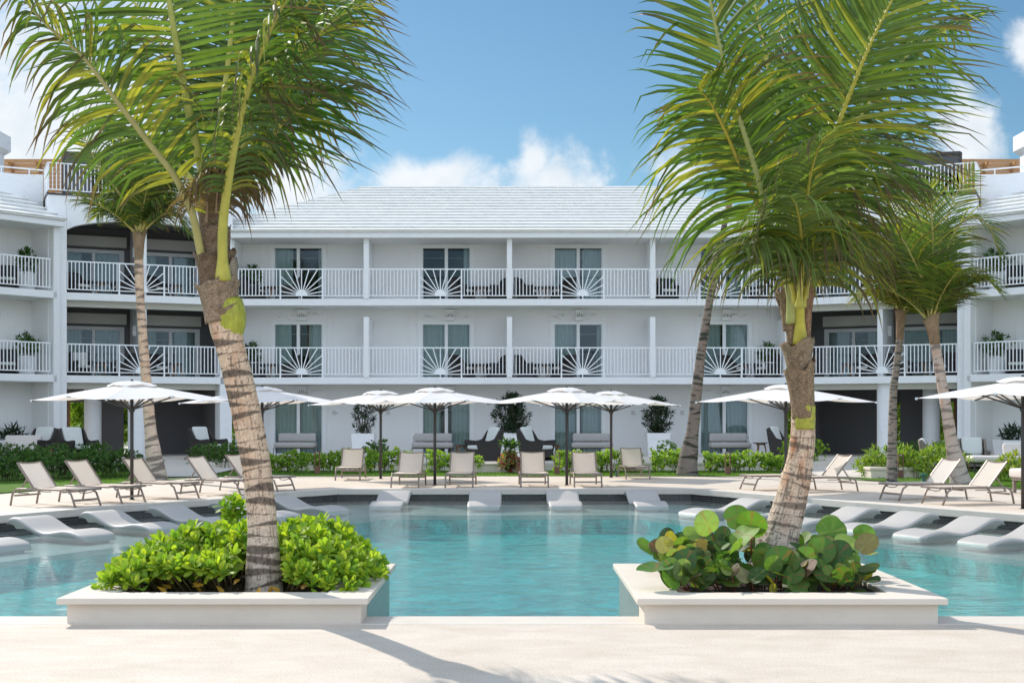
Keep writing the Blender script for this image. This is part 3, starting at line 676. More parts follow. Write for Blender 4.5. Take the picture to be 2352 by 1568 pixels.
# ------------------------------------------------------------------ sun loungers
def make_lounger():
    t = thing('sun_lounger', 'x', 'sun lounger')
    def arc(y):
        P = [(.86, y, .0), (.79, y, .16), (.74, y, .27)]
        for k in range(1, 5): a = k/4*R(80); P.append((.74-.10*math.sin(a)*1.0-.0, y, .27+.055*(1-math.cos(a))+.01*k))
        P += [(.5, y, .335), (0, y, .34), (-.6, y, .335), (-.70, y, .325), (-.77, y, .29), (-.81, y, .22), (-.86, y, .0)]
        return P
    for s in (-1, 1):
        MB().tube(arc(s*.345), .021, 8).build('side_frame', M_['taupe'], t, smooth=True)
    f = MB()
    f.bar((.81, -.345, .14), (.81, .345, .14), .03, .04); f.bar((-.76, -.345, .2), (-.76, .345, .2), .03, .035)
    for s in (-1, 1): f.bar((-.40, s*.30, .34), (.90, s*.30, .345), .035, .04)
    f.bar((.90, -.31, .345), (.90, .31, .345), .035, .04)
    f.tube([(.82, -.26, .33), (.80, -.15, .285), (.79, 0, .27), (.80, .15, .285), (.82, .26, .33)], .01, 6)
    f.build('seat_rail', M_['taupe'], t)
    def sheet(P, wd, sag):
        vs = []; n = 8; m = len(P)
        for (x, z) in P:
            for j in range(n+1):
                v = j/n*2-1; vs.append((x, v*wd, z-sag*(1-v*v)))
        return MB().add(vs, [(i*(n+1)+j, i*(n+1)+j+1, (i+1)*(n+1)+j+1, (i+1)*(n+1)+j) for i in range(m-1) for j in range(n)])
    o = sheet([(-.30, .362), (0, .366), (.3, .366), (.6, .366), (.89, .37)], .30, .018).build('seat_sling', M_['sling'], t, smooth=True)
    bx, bz = -.72, .86
    o = sheet([(lerp(-.29, bx, k/5), lerp(.372, bz, k/5)) for k in range(6)], .295, .02).build('backrest', M_['sling'], t, smooth=True)
    b = MB()
    for s in (-1, 1): b.bar((-.28, s*.305, .35), (bx, s*.305, bz), .03, .035, up=(0, 1, 0))
    b.tube([(bx, -.30, bz), (bx+.012, -.15, bz-.014), (bx+.015, 0, bz-.02), (bx+.012, .15, bz-.014), (bx, .30, bz)], .013, 6)
    b.build('backrest_frame', M_['taupe'], o)
    for s in (-1, 1):
        b = MB(); b.bar((-.47, s*.27, .56), (-.72, s*.27, .25), .02, .03, up=(0, 1, 0)); b.bar((-.72, s*.27, .25), (-.42, s*.30, .25), .02, .025, up=(0, 1, 0))
        b.build('support_strut', M_['taupe'], t)
    return t
lg = make_lounger()
def head(dx, dy): return math.atan2(dy, dx)
hl = head(.90, -.43); hr = head(-.95, -.31); hc = head(.02, -1)
def mid(fx, fy, h): return (fx-.86*math.cos(h), fy-.86*math.sin(h), .001)
specs = [
 (mid(-8.37, 25.8, hl), hl, 'beige sling sun lounger nearest the picture\'s left edge on the left deck'),
 (mid(-7.80, 26.95, hl), hl, 'beige sling sun lounger second from the left edge, left of the umbrella pole'),
 (mid(-7.03, 28.4, hl), hl, 'beige sling sun lounger crossed by the leftmost umbrella pole'),
 (mid(-5.95, 29.7, hl), hl, 'beige sling sun lounger just left of the big leaning palm trunk'),
 (mid(-5.40, 31.3, hl), hl, 'beige sling sun lounger mostly hidden behind the big leaning palm trunk'),
 (mid(-4.62, 36.7, hc), hc, 'beige sun lounger on the far deck at the left end of the back row'),
 (mid(-2.69, 32.75, head(-.04, -1)), head(-.04, -1), 'front row beige sun lounger left of the shaded umbrella pole'),
 (mid(-1.33, 32.75, head(-.02, -1)), head(-.02, -1), 'front row beige sun lounger right of the shaded umbrella pole'),
 (mid(.57, 32.9, head(.02, -1)), head(.02, -1), 'front row beige sun lounger left of the bright umbrella pole'),
 (mid(1.92, 32.9, head(.02, -1)), head(.02, -1), 'front row beige sun lounger right of the bright umbrella pole'),
 (mid(3.62, 37.5, head(.05, -1)), head(.05, -1), 'beige sun lounger at the right end of the back row, beside green tap'),
 (mid(5.74, 31.95, hr), hr, 'low beige sun lounger with its backrest hidden behind the right palm'),
 (mid(6.55, 31.1, hr), hr, 'sun lounger with a shaded grey brown back just right of the right palm trunk'),
 (mid(8.07, 27.95, hr), hr, 'sunlit white sling sun lounger left of the pair on the right deck'),
 (mid(8.54, 26.55, hr), hr, 'sunlit white sling sun lounger nearest the picture\'s right edge'),
]
for i, (p, a, lb) in enumerate(specs):
    if i == 0: lg.location = p; lg.rotation_euler = (0, 0, a); lg['label'] = lb; lg['group'] = 'sun loungers on the pool deck'; continue
    dup(lg, p, a, lb)

# ------------------------------------------------------------------ in-water chaises
def chaise_mesh():
    "lofted resin wave: x from head (0) to foot (1.95); origin at water level"
    mb = MB(); n = 40; Lh = 1.95; vs = []; fs = []; m = 20
    def top(x):
        K = [(0, .17), (.04, .235), (.14, .275), (.30, .27), (.50, .195), (.75, .09), (.95, .048), (1.15, .062), (1.4, .098), (1.6, .09), (1.8, .05), (1.91, .012), (1.95, -.04)]
        for i in range(len(K)-1):
            if x <= K[i+1][0]+1e-9:
                a, b = K[i], K[i+1]; t = (x-a[0])/(b[0]-a[0])
                p0 = K[max(i-1, 0)]; p3 = K[min(i+2, len(K)-1)]
                m0 = (b[1]-p0[1])/(b[0]-p0[0]); m1 = (p3[1]-a[1])/(p3[0]-a[0]); h = b[0]-a[0]
                return (2*t**3-3*t*t+1)*a[1]+(t**3-2*t*t+t)*h*m0+(-2*t**3+3*t*t)*b[1]+(t**3-t*t)*h*m1
        return K[-1][1]
    def bot(x):
        K = [(0, .13), (.06, .06), (.25, .07), (.45, .02), (.7, -.10), (.95, -.13), (1.95, -.135)]
        for i in range(len(K)-1):
            if x <= K[i+1][0]: return lerp(K[i][1], K[i+1][1], (x-K[i][0])/(K[i+1][0]-K[i][0]))
        return K[-1][1]
    for i in range(n+1):
        x = Lh*(.5-.5*math.cos(PI*i/n)); t, b = top(x), bot(x); hw = .39
        if x < .05: hw -= .02*(1-x/.05)
        if x > 1.85: hw -= .05*(x-1.85)/.1
        cz, hz = (t+b)/2, max((t-b)/2, .004); rr = min(.05, hz*.95)
        sec = []
        for (sx, sz, a0) in ((1, 1, 0), (-1, 1, 90), (-1, -1, 180), (1, -1, 270)):
            for k in range(5):
                a = R(a0+k*22.5); inset = .15 if sz < 0 else 0
                sec.append((x, sx*(hw-inset-rr)+rr*math.cos(a), cz+sz*(hz-rr)+rr*math.sin(a)))
        # slight dish across the top
        vs += [(p[0], p[1], p[2]) for p in sec]
    m = 20
    for i in range(n):
        for k in range(m): fs.append((i*m+k, i*m+(k+1) % m, (i+1)*m+(k+1) % m, (i+1)*m+k))
    fs.append(tuple(range(m))); fs.append(tuple(n*m+k for k in reversed(range(m))))
    return mb.add(vs, fs)
ch0 = chaise_mesh().build('pool_chaise', M_['plastic'], smooth=True)
tag(ch0, 'x', 'pool lounger', 'resin loungers standing in the shallow water')
al = math.atan2(-.50, .866); ar = math.atan2(-.44, -.90)
cs = []
for i, (x, y) in enumerate([(-9.75, 21.25), (-8.93, 23.0), (-8.13, 24.45), (-7.28, 25.85), (-6.40, 27.4), (-5.60, 29.05)]):
    lbs = ['white wave lounger in the pool cut by the left picture edge', 'pale wave lounger in the pool, first whole one from the left edge', 'pale wave lounger in the pool below the second left sun lounger',
           'grey shaded wave lounger in the pool behind the leafy left planter', 'grey shaded wave lounger in the pool just left of the big palm trunk', 'shaded wave lounger in the pool just right of the big palm trunk']
    cs.append(((x+.40*.5, y+.40*.866), al, lbs[i]))
for (x, y, a, lb) in [(-2.80, 31.75, -PI/2-.05, 'pool lounger facing the camera, leftmost of four at the far edge'), (-.64, 31.75, -PI/2, 'pool lounger facing the camera, second of four from the left at the far edge'),
                   (1.20, 31.75, -PI/2+.02, 'pool lounger facing the camera, third of four from the left at the far edge'), (3.10, 31.75, -PI/2+.06, 'pool lounger facing the camera, rightmost of four at the far edge')]:
    cs.append(((x, y), a, lb))
rl = ['white wave lounger in the pool, farthest of the right hand row', 'white wave lounger partly behind the right palm trunk', 'white wave lounger in the pool just right of the right palm trunk', 'white wave lounger in the pool below the left of the two sunlit deck loungers',
      'white wave lounger in the pool below the rightmost deck lounger', 'white wave lounger in the pool second from the right picture edge', 'white wave lounger in the pool cut by the right picture edge']
for i, (x, y) in enumerate([(5.42, 28.45), (6.20, 27.05), (7.02, 25.75), (7.74, 24.45), (8.47, 23.2), (9.15, 21.9), (9.85, 20.5)]):
    cs.append(((x, y), ar, rl[i]))
for i, (p, a, lb) in enumerate(cs):
    o = ch0 if i == 0 else ch0.copy()
    if i: col.objects.link(o)
    o.location = (p[0], p[1], WL); o.rotation_euler = (0, 0, a); o['label'] = lb

# ------------------------------------------------------------------ umbrellas
def make_umbrella():
    t = thing('patio_umbrella', 'x', 'umbrella')
    MB().tube([(0, 0, 0), (0, 0, 2.42)], .038, 12).build('pole', M_['steel'], t, smooth=True)
    a = 1.5; ht, hc, ap = 2.20, 2.13, 2.50
    rim = [(a, a, hc), (0, a, ht), (-a, a, hc), (-a, 0, ht), (-a, -a, hc), (0, -a, ht), (a, -a, hc), (a, 0, ht)]
    mb = MB(); n = 10
    for s in range(8):
        p = Vector(rim[s]); q = Vector(rim[(s+1) % 8]); c = Vector((0, 0, ap)); vs = []; idx = {}
        for i in range(n+1):
            for j in range(i+1):
                f = i/n; g = j/i if i else 0
                e = p.lerp(q, g); pt = c.lerp(e, f); pt.z += .012*math.sin(PI*f)-.03*f*math.sin(PI*g)
                pull = 1-.035*f*math.sin(PI*g); pt.x *= pull; pt.y *= pull
                idx[(i, j)] = len(vs); vs.append(pt)
        fs = []
        for i in range(n):
            for j in range(i+1):
                fs.append((idx[(i, j)], idx[(i+1, j)], idx[(i+1, j+1)]))
                if j < i: fs.append((idx[(i, j)], idx[(i+1, j+1)], idx[(i, j+1)]))
        mb.add(vs, fs)
    o = mb.build('canopy', M_['canvas'], t, smooth=False); 
    mb = MB(); r = random.Random(5); K = 32; vs = [(0, 0, 2.545)]
    for i in (1, 2, 3, 4):
        for k in range(K):
            an = 2*PI*k/K; rr = .12*i*(1+.10*math.cos(4*an+PI)); z = 2.545-.0062*i*i+.010*i*.5*math.sin(an*5+i)+.008*math.sin(an*11)
            vs.append((rr*math.cos(an), rr*math.sin(an), z))
    fs = [(0, 1+k, 1+(k+1) % K) for k in range(K)]
    for i in range(3):
        for k in range(K): fs.append((1+i*K+k, 1+(i+1)*K+k, 1+(i+1)*K+(k+1) % K, 1+i*K+(k+1) % K))
    mb.add(vs, fs).build('vent_cap', M_['canvas'], t, smooth=True)
    for s in range(8):
        e = Vector(rim[s]); c = Vector((0, 0, ap-.03)); m = MB(); c.z -= .03; e2 = e+Vector((0, 0, -.015)); q = c.lerp(e2, .5)+Vector((0, 0, -.005))
        rb = m.bar(c, q, .02, .028).bar(q, e2, .02, .028).build('rib', M_['steel'], t)
        MB().bar(Vector((0, 0, 1.93)), q+Vector((0, 0, -.012)), .024, .03).build('strut', M_['steel'], rb)
        MB().box(e.x-.02, e.x+.02, e.y-.02, e.y+.02, e.z-.03, e.z+.015).build('tip', M_['frame'], rb)
    MB().lathe([(.05, 1.88), (.062, 1.90), (.062, 1.97), (.045, 1.99)], 0, 0, 14).build('hub', M_['steel'], t)
    MB().lathe([(.05, 2.36), (.05, 2.47), (.03, 2.54), (.025, 2.585)], 0, 0, 14).build('top_hub', M_['steel'], t)
    MB().lathe([(.06, 0), (.06, .012), (.035, .02)], 0, 0, 16).build('foot_plate', M_['steel'], t)
    return t
um = make_umbrella()
us = [((-8.17, 28.07), 48, 'open white square umbrella farthest left, standing among the left sun loungers'),
      ((-6.35, 33.2), 43, 'open white umbrella whose pole is hidden behind the big left palm trunk'),
      ((-3.80, 37.8), 40, 'white umbrella behind the shaded one, left of centre'),
      ((-2.02, 34.2), 36, 'white umbrella with leaf shadows on its canopy, front of the left centre pair'),
      ((1.43, 34.1), 52, 'bright white umbrella with dark pole, front of the right centre pair'),
      ((2.93, 38.6), 56, 'white umbrella at the back of the right centre pair'),
      ((6.50, 31.0), 44, 'white umbrella partly behind the right palm trunk'),
      ((9.86, 25.2), 50, 'white umbrella cut by the right picture edge')]
for i, (p, a, lb) in enumerate(us):
    if i == 0: um.location = (*p, .001); um.rotation_euler = (0, 0, R(a)); um['label'] = lb; um['group'] = 'white square umbrellas round the pool'
    else: dup(um, (*p, .001), R(a), lb)

# ------------------------------------------------------------------ patio furniture
def rbox(name, x0, x1, y0, y1, z0, z1, mat, parent, bev=.05, tilt=0):
    o = MB().box(x0, x1, y0, y1, z0, z1).build(name, mat, parent, smooth=True, bevel=bev); o.modifiers[0].segments = 4
    return o
def make_loveseat():
    t = thing('patio_loveseat', 'x', 'loveseat')
    f = MB()
    for s in (-1, 1):
        f.tube([(s*.80, .30, .0), (s*.80, .30, .33), (s*.80, -.36, .33), (s*.80, -.36, 0)], .011, 6)
        f.tube([(s*.78, .30, .33), (s*.78, .38, .78), (s*.5, .38, .78)], .011, 6)
    f.box(-.80, .80, -.36, .32, .315, .335); f.build('frame', M_['steel'], t)
    rbox('seat_cushion', -.80, .80, -.42, .30, .345, .56, M_['grey_cushion'], t, .09)
    o = rbox('back_cushion', -.74, .74, .0, .16, -.16, .19, M_['grey_cushion'], t, .07); o.location = (0, .28, .74); o.rotation_euler = (R(-12), 0, 0)
    return t
lv = make_loveseat()
ls = ['grey cushioned loveseat by the leftmost patio door', 'grey cushioned loveseat behind the shaded umbrella pole', 'grey cushioned loveseat between the two right centre umbrella poles', 'grey cushioned loveseat right of the leaning palm, by the fourth patio door']
for i, (x, y) in enumerate([(-8.45, 51.0), (-3.10, 51.0), (3.12, 51.0), (8.50, 51.0)]):
    if i == 0: lv.location = (x, y, .25); lv.rotation_euler = (0, 0, 0); lv['label'] = ls[0]; lv['group'] = 'grey loveseats on the patio'
    else: dup(lv, (x, y, .25), 0, ls[i])
def make_armchair(mat, name='wicker_armchair', sc_=1.0, back_cushion=True):
    "front faces -y"
    t = thing(name, 'x', 'armchair')
    side = [(-.40, 0), (-.36, .30), (-.46, .60), (-.42, .66), (.0, .62), (.18, .68), (.34, .92), (.44, 1.02), (.52, .98), (.46, .6), (.34, 0)]
    b = MB()
    for s in (-1, 1): b.prism(side, s*.42-.045, s*.42+.045, axis='x')
    b.box(-.38, .38, -.36, .30, .10, .36)
    b.build('frame', M_[mat], t, bevel=.02)
    k = MB(); n = 10; vs = []
    for z, y, w_ in ((0, .30, .38), (.35, .36, .40), (.65, .42, .42), (.92, .47, .42), (1.03, .46, .36)):
        for j in range(n+1):
            v = j/n*2-1; vs.append((v*w_, y+.06*(1-v*v), z))
    k.add(vs, [(i*(n+1)+j, i*(n+1)+j+1, (i+1)*(n+1)+j+1, (i+1)*(n+1)+j) for i in range(4) for j in range(n)])
    o = k.build('back', M_[mat], t, smooth=True); m = o.modifiers.new('t', 'SOLIDIFY'); m.thickness = .05
    rbox('seat_cushion', -.36, .36, -.40, .30, .36, .48, M_['cream'], t, .05)
    if back_cushion:
        o = rbox('back_cushion', -.33, .33, -.07, .08, -.02, .58, M_['cream'], t, .07); o.location = (0, .25, .50); o.rotation_euler = (R(-17), 0, 0)
    return t
ac = make_armchair('wicker'); ac.scale = (1.12, 1.12, 1.12)
for i, (x, y, a, lb) in enumerate([(-1.02, 46.2, 62, 'dark wicker armchair left of the central faceted planter, facing left'), (.88, 46.2, -62, 'dark wicker armchair right of the central faceted planter, facing right'),
        (-17.1, 47.0, 20, 'dark wicker armchair with cream cushion far left beside the sofa'), (-15.2, 45.8, -50, 'dark wicker armchair with cream cushion in front of the left arch passage'),
        (-11.3, 48.6, -60, 'dark wicker armchair peeping out just left of the big palm trunk'), (10.3, 49.2, -60, 'dark wicker armchair right of the fourth loveseat')]):
    rz = R(-a)
    if i == 0: ac.location = (x, y, .25); ac.rotation_euler = (0, 0, rz); ac['label'] = lb; ac['group'] = 'wicker armchairs on the patio'
    else: dup(ac, (x, y, .25), rz, lb)
ag = make_armchair('wicker_grey')
ag.location = (13.55, 41.8, .05); ag.rotation_euler = (0, 0, R(75)); ag['label'] = 'sunlit grey wicker armchair between the two right hand palms'; ag['group'] = 'wicker armchairs on the patio'
dup(ag, (15.3, 43.3, .05), R(-10), 'grey wicker armchair with a wide cream back behind the rightmost palm')
def make_table():
    t = thing('side_table', 'x', 'side table')
    MB().lathe([(.27, .53), (.29, .54), (.29, .56), (.27, .57)], 0, 0, 24).build('table_top', M_['glassgrey'], t)
    for k in range(3):
        a = k*2*PI/3+.4; MB().tube([(.15*math.cos(a), .15*math.sin(a), .53), (.25*math.cos(a), .25*math.sin(a), 0)], [.028, .018], 8).build('leg', M_['wood'], t, smooth=True)
    MB().lathe([(.17, .47), (.17, .53)], 0, 0, 12).build('apron', M_['wood'], t)
    return t
tb = make_table()
tbl = [(-1.85, 46.7, .25, 'round side table left of the central wicker armchairs'), (1.55, 46.9, .25, 'round side table right of the central wicker armchairs'), (9.55, 50.2, .25, 'round side table right of the fourth loveseat'),
       (-16.2, 46.2, .25, 'round wooden side table between the two far left armchairs'), (14.6, 42.3, .05, 'round side table between the two grey wicker armchairs')]
for i, (x, y, z, lb) in enumerate(tbl):
    if i == 0: tb.location = (x, y, z); tb['label'] = lb; tb['group'] = 'patio side tables'
    else: dup(tb, (x, y, z), i*.7, lb)
# garden sofas at both sides, and a cushioned daybed at the right edge
def sofa(loc, rz, lb, L_=2.2):
    t = thing('garden_sofa', lb, 'sofa', loc, rz, 'linen garden sofas')
    rbox('seat_cushion', -L_/2, L_/2, -.42, .42, .33, .52, M_['linen'], t, .08)
    o = rbox('back_cushion', -.1, L_/2, -.08, .09, -.02, .40, M_['linen'], t, .07); o.location = (0, .30, .50); o.rotation_euler = (R(-14), 0, 0)
    f = MB(); f.box(-L_/2+.05, L_/2-.05, -.36, .36, .27, .31)
    for x in (-L_/2+.1, L_/2-.1):
        for y in (-.34, .34): f.box(x-.02, x+.02, y-.02, y+.02, 0, .27)
    f.build('frame', M_['steel'], t); return t
sofa((15.0, 39.3, .1), 0, 'pale linen sofa behind the right hand shrubs', 2.6)
sofa((-18.0, 46.3, .25), 0, 'pale linen sofa at the far left edge behind the hedge', 2.4)
d = thing('daybed', 'thick cream cushioned daybed on brown legs at the right picture edge', 'daybed', (12.85, 30.3, 0), R(8))
rbox('mattress', -1.1, .9, -.6, .6, .36, .58, M_['linen'], d, .06)
f = MB(); f.box(-1.05, .85, -.55, .55, .30, .355)
for x in (-1.0, .8):
    for y in (-.5, .5): f.box(x-.035, x+.035, y-.035, y+.035, 0, .30)
f.build('frame', M_['taupe'], d)

# balcony furniture
bc = make_armchair('wicker', 'balcony_chair', back_cushion=False); bc['category'] = 'chair'
bt = make_table(); bt.name = 'balcony_table'; bt['category'] = 'side table'
BAY = ['leftmost', 'second', 'third', 'rightmost']
first = True; firstt = True
chairs = []; tabs = []
for k, fl in ((2, 'upper'), (1, 'lower')):
    y = 52.55; z = FZ[k]+.002
    A = [(-10.35, -75, 'left end of the leftmost'), (-8.95, 75, 'centre of the leftmost'), (-1.95, -60, 'door side of the second'), (-.62, 72, 'partition side of the second'), (.62, -72, 'left end of the third'), (2.02, 60, 'door side of the third')]
    A += [(6.25, -8, 'left end of the rightmost'), (10.0, 60, 'right end of the rightmost')] if k == 2 else [(8.9, -50, 'centre of the rightmost'), (10.25, 60, 'right end of the rightmost')]
    for (x, a, w_) in A: chairs.append((x, y, z, a, f'dark wicker chair with white seat, {w_} bay of {fl} balcony'))
    for (x, w_) in [(-9.65, 'leftmost'), (-1.28, 'second'), (1.32, 'third'), (9.35, 'rightmost')]: tabs.append((x, y+.1, z, f'wooden side table in the {w_} bay of the {fl} balcony'))
# corner loggias and wings
def cpos(side, x, y): a = R(24); return (side*(16.7-(x*math.cos(a)-y*math.sin(a))), 49.0+x*math.sin(a)+y*math.cos(a))
def wpos(side, x, y): a = R(49); return (side*(17.15-(x*math.cos(a)-y*math.sin(a))), 48.35+x*math.sin(a)+y*math.cos(a))
for side, sn in ((-1, 'left'), (1, 'right')):
    for k, fl in ((2, 'upper'), (1, 'lower')):
        z = FZ[k]+.002
        p = cpos(side, .55, 1.4); chairs.append((*p, z, side*60, f'dark wicker chair next to the outer pier, {fl} {sn} loggia'))
        p = cpos(side, 2.2, 1.4); chairs.append((*p, z, -side*60, f'dark wicker chair outside of the dividing wall, {fl} {sn} loggia'))
        p = cpos(side, 1.4, 1.5); tabs.append((*p, z, f'wooden table in the outer half of the {fl} {sn} loggia'))
        p = cpos(side, 4.3, 1.5); tabs.append((*p, z, f'wooden table in the inner half of the {fl} {sn} loggia'))
        p = cpos(side, 3.5, 1.4); chairs.append((*p, z, side*60, f'dark wicker chair just inside the dividing wall of the {fl} {sn} loggia'))
        p = wpos(side, -1.15, .9); chairs.append((*p, z, side*20, f'dark wicker chair on the {fl} balcony of the {sn} wing'))
        p = wpos(side, -1.9, .9); tabs.append((*p, z, f'wooden table on the {fl} balcony of the {sn} wing'))
for i, (x, y, z, a, lb) in enumerate(chairs):
    if i == 0: bc.location = (x, y, z); bc.rotation_euler = (0, 0, R(-a)); bc['label'] = lb; bc['group'] = 'wicker chairs on the balconies'; 
    else: dup(bc, (x, y, z), R(-a), lb)
bc.scale = (.85, .85, .92)
for o in list(col.objects):
    if o.name.startswith('balcony_chair') and o.parent is None: o.scale = (.85, .85, .92)
for i, (x, y, z, lb) in enumerate(tabs):
    if i == 0: bt.location = (x, y, z); bt['label'] = lb; bt['group'] = 'tables on the balconies'
    else: dup(bt, (x, y, z), i*.5, lb)
# white towel on one chair
tag(MB().box(-.25, .25, -.03, .03, 0, .5).build('towel', M_['cream'], bevel=.02), 'white towel hung over a chair back in the lower left loggia', 'towel')
tw = [o for o in col.objects if o.name == 'towel'][0]; p = cpos(-1, .55, 1.05); tw.location = (p[0], p[1], FZ[1]+.42)

# path lights, taps
def make_bollard():
    t = thing('path_light', 'x', 'path light')
    b = MB(); b.box(-.08, .08, -.04, .04, 0, .24); b.box(-.08, -.055, -.04, .04, .24, .70); b.box(.055, .08, -.04, .04, .24, .70); b.box(-.055, .055, -.04, .04, .675, .70)
    b.build('housing', M_['rust'], t)
    MB().box(-.05, .05, -.02, .02, .655, .674).build('lamp', M_['frame'], t); return t
bo = make_bollard()
for i, (x, y, lb) in enumerate([(-6.08, 40.8, 'rust coloured path light left of the centre in front of the clipped hedge'), (.22, 40.6, 'rust coloured path light behind the lounger beside the red leaved plant'), (1.40, 40.6, 'rust coloured path light left of the bright umbrella pole'),
        (6.66, 40.3, 'rust coloured path light right of the slim leaning palm'), (11.3, 38.0, 'rust coloured path light among the right hand shrubs')]):
    if i == 0: bo.location = (x, y, .005); bo['label'] = lb; bo['group'] = 'rusty path lights on the lawn'
    else: dup(bo, (x, y, .005), 0, lb)
for (x, y, s, lb) in ((11.25, 35.7, 1.0, 'green capped garden tap post left of the sunlit loungers'), (3.12, 39.0, .55, 'small green tap post beside the back row lounger')):
    t = thing('garden_tap', lb, 'garden tap', (x, y, 0), 0, 'green tap posts'); t.scale = (s, s, s)
    MB().lathe([(.07, 0), (.085, .02), (.06, .04), (.06, .17), (.10, .18), (.10, .24), (.05, .25)], 0, 0, 16).build('post', M_['green_paint'], t)
    MB().tube([(0, 0, .12), (0, -.11, .12), (0, -.12, .08)], .015, 8).build('spout', M_['rust'], t)
# low stone cheek in the middle
cw = thing('low_wall', 'low cream stone wall behind the red leaved plant, between the centre loungers', 'wall', (-.45, 42.1, 0))
MB().box(-1.15, 1.1, -.35, .9, -.02, .26).build('base', M_['planter'], cw); MB().box(-1.19, 1.14, -.39, .94, .26, .32).build('capping', M_['planter'], cw, bevel=.01)
for (x, y, L_, lb) in ((10.95, 38.2, .9, 'low cream stone wall end at the foot of the right hand shrubs'),):
    cw = thing('low_wall', lb, 'wall', (x, y, 0)); MB().box(-.5, L_, -.2, .5, -.02, .24).build('base', M_['planter'], cw); MB().box(-.54, L_+.04, -.24, .54, .24, .32).build('capping', M_['planter'], cw, bevel=.01)
for (x0, x1, lb) in ((-9.0, -2.0, 'long low cream wall behind the left centre hedge'), (1.6, 9.0, 'long low cream wall behind the right centre hedge')):
    cw = thing('low_wall', lb, 'wall', (0, 43.75, 0), 0); MB().box(x0, x1, 0, .3, -.02, .20).build('base', M_['planter'], cw); MB().box(x0, x1, -.03, .33, .20, .27).build('capping', M_['planter'], cw)

# ------------------------------------------------------------------ planters by the pool
def pool_planter(P, lb):
    x0, x1, y0, y1 = P; t = thing('pool_planter', lb, 'planter', ((x0+x1)/2, (y0+y1)/2, 0), 0, 'square planters standing in the pool edge')
    a, b = (x1-x0)/2, (y1-y0)/2; Wd = .40; zt = .226; lip = .055
    hole = rect(-a+Wd, a-Wd, -b+Wd, b-Wd)
    MB().prism(rect(-a, a, -b, b), zt-lip, zt, holes=[hole]).build('capping', M_['planter'], t, bevel=.008)
    MB().prism(rect(-a+.065, a-.065, -b+.065, b-.065), -.02, zt-lip+.001, holes=[hole]).build('wall', M_['planter'], t, bevel=.012)
    MB().prism(rect(-a+.075, a-.075, 11.6-(y0+y1)/2, b-.075), -1.2, -.021, holes=[]).build('tiled_base', M_['tile_grey'], t)
    for s in (-1, 1): MB().add([(s*(a-.062), 11.6-(y0+y1)/2, -.3), (s*(a-.062), b-.06, -.3), (s*(a-.062), b-.06, zt-lip-.001), (s*(a-.062), 11.6-(y0+y1)/2, zt-lip-.001)], [(0, 1, 2, 3)]).build('mosaic_side', M_['tile_grey'], t)
    s = MB(); n = 24; vs = []
    for i in range(n+1):
        for j in range(n+1):
            x = lerp(-a+Wd, a-Wd, i/n); y = lerp(-b+Wd, b-Wd, j/n); vs.append((x, y, .165+.035*noise.noise(Vector((x*7, y*7, x0)))))
    s.add(vs, [(i*(n+1)+j, (i+1)*(n+1)+j, (i+1)*(n+1)+j+1, i*(n+1)+j+1) for i in range(n) for j in range(n)]).build('soil', M_['soil'], t, smooth=True)
    return t
pool_planter(PL_L, 'left square cream planter full of bright green bushes under the leaning palm')
pool_planter(PL_R, 'right square cream planter full of round leaved sea grape under the palm')

# ------------------------------------------------------------------ leaves
def leaf_strip(mb, p, d, nrm, L_, wd, prof, bend, c, cup=.15, c_tip=None):
    "one leaf: 3 verts per station, bending towards -nrm"
    d = d.normalized(); nrm = (nrm-d*nrm.dot(d)).normalized(); s = d.cross(nrm); vs = []; cc = []; m = len(prof)-1; q = p.copy()
    for i, w_ in enumerate(prof):
        hw = wd*w_/2
        vs += [q-s*hw+nrm*hw*cup, q.copy(), q+s*hw+nrm*hw*cup]
        k = c if c_tip is None else tuple(lerp(c[j], c_tip[j], (i/m)**2) for j in range(3))
        cc += [k, tuple(min(1, x*1.15) for x in k), k]
        d = (d-nrm*bend/m).normalized(); nrm = (nrm-d*nrm.dot(d)).normalized(); q = q+d*L_/m
    fs = []
    for i in range(m):
        o = i*3; fs += [(o, o+1, o+4, o+3), (o+1, o+2, o+5, o+4)]
    mb.add(vs, fs, cc)
OBO = (.18, .35, .62, .92, 1.0, .85, .45)
SMALL = (.2, .9, .1)
def rvec(r):
    while True:
        v = Vector((r.uniform(-1, 1), r.uniform(-1, 1), r.uniform(-1, 1)))
        if .05 < v.length < 1: return v.normalized()
def rosette(mb, p, ax, n, L_, wd, r, cols, prof=OBO, spread=(25, 80), bend=.5):
    ax = ax.normalized(); a = ax.orthogonal().normalized(); b = ax.cross(a); ph = r.uniform(0, 6)
    for k in range(n):
        an = ph+k*2.399; el = R(lerp(spread[0], spread[1], k/max(1, n-1))+r.uniform(-10, 10))
        rad = a*math.cos(an)+b*math.sin(an); d = ax*math.cos(el)+rad*math.sin(el); nr = ax*math.sin(el)-rad*math.cos(el)
        c = cols[r.randrange(len(cols))]; g = r.uniform(.75, 1.2); c = tuple(x*g for x in c)
        leaf_strip(mb, p+ax*.01*(n-k)*L_*3, d, nr, L_*r.uniform(.75, 1.15), wd*r.uniform(.85, 1.15), prof, bend*r.uniform(.2, 1.3), c)
NAU = [(.36, .46, .035), (.29, .41, .035), (.22, .35, .03), (.42, .50, .045), (.15, .27, .03)]
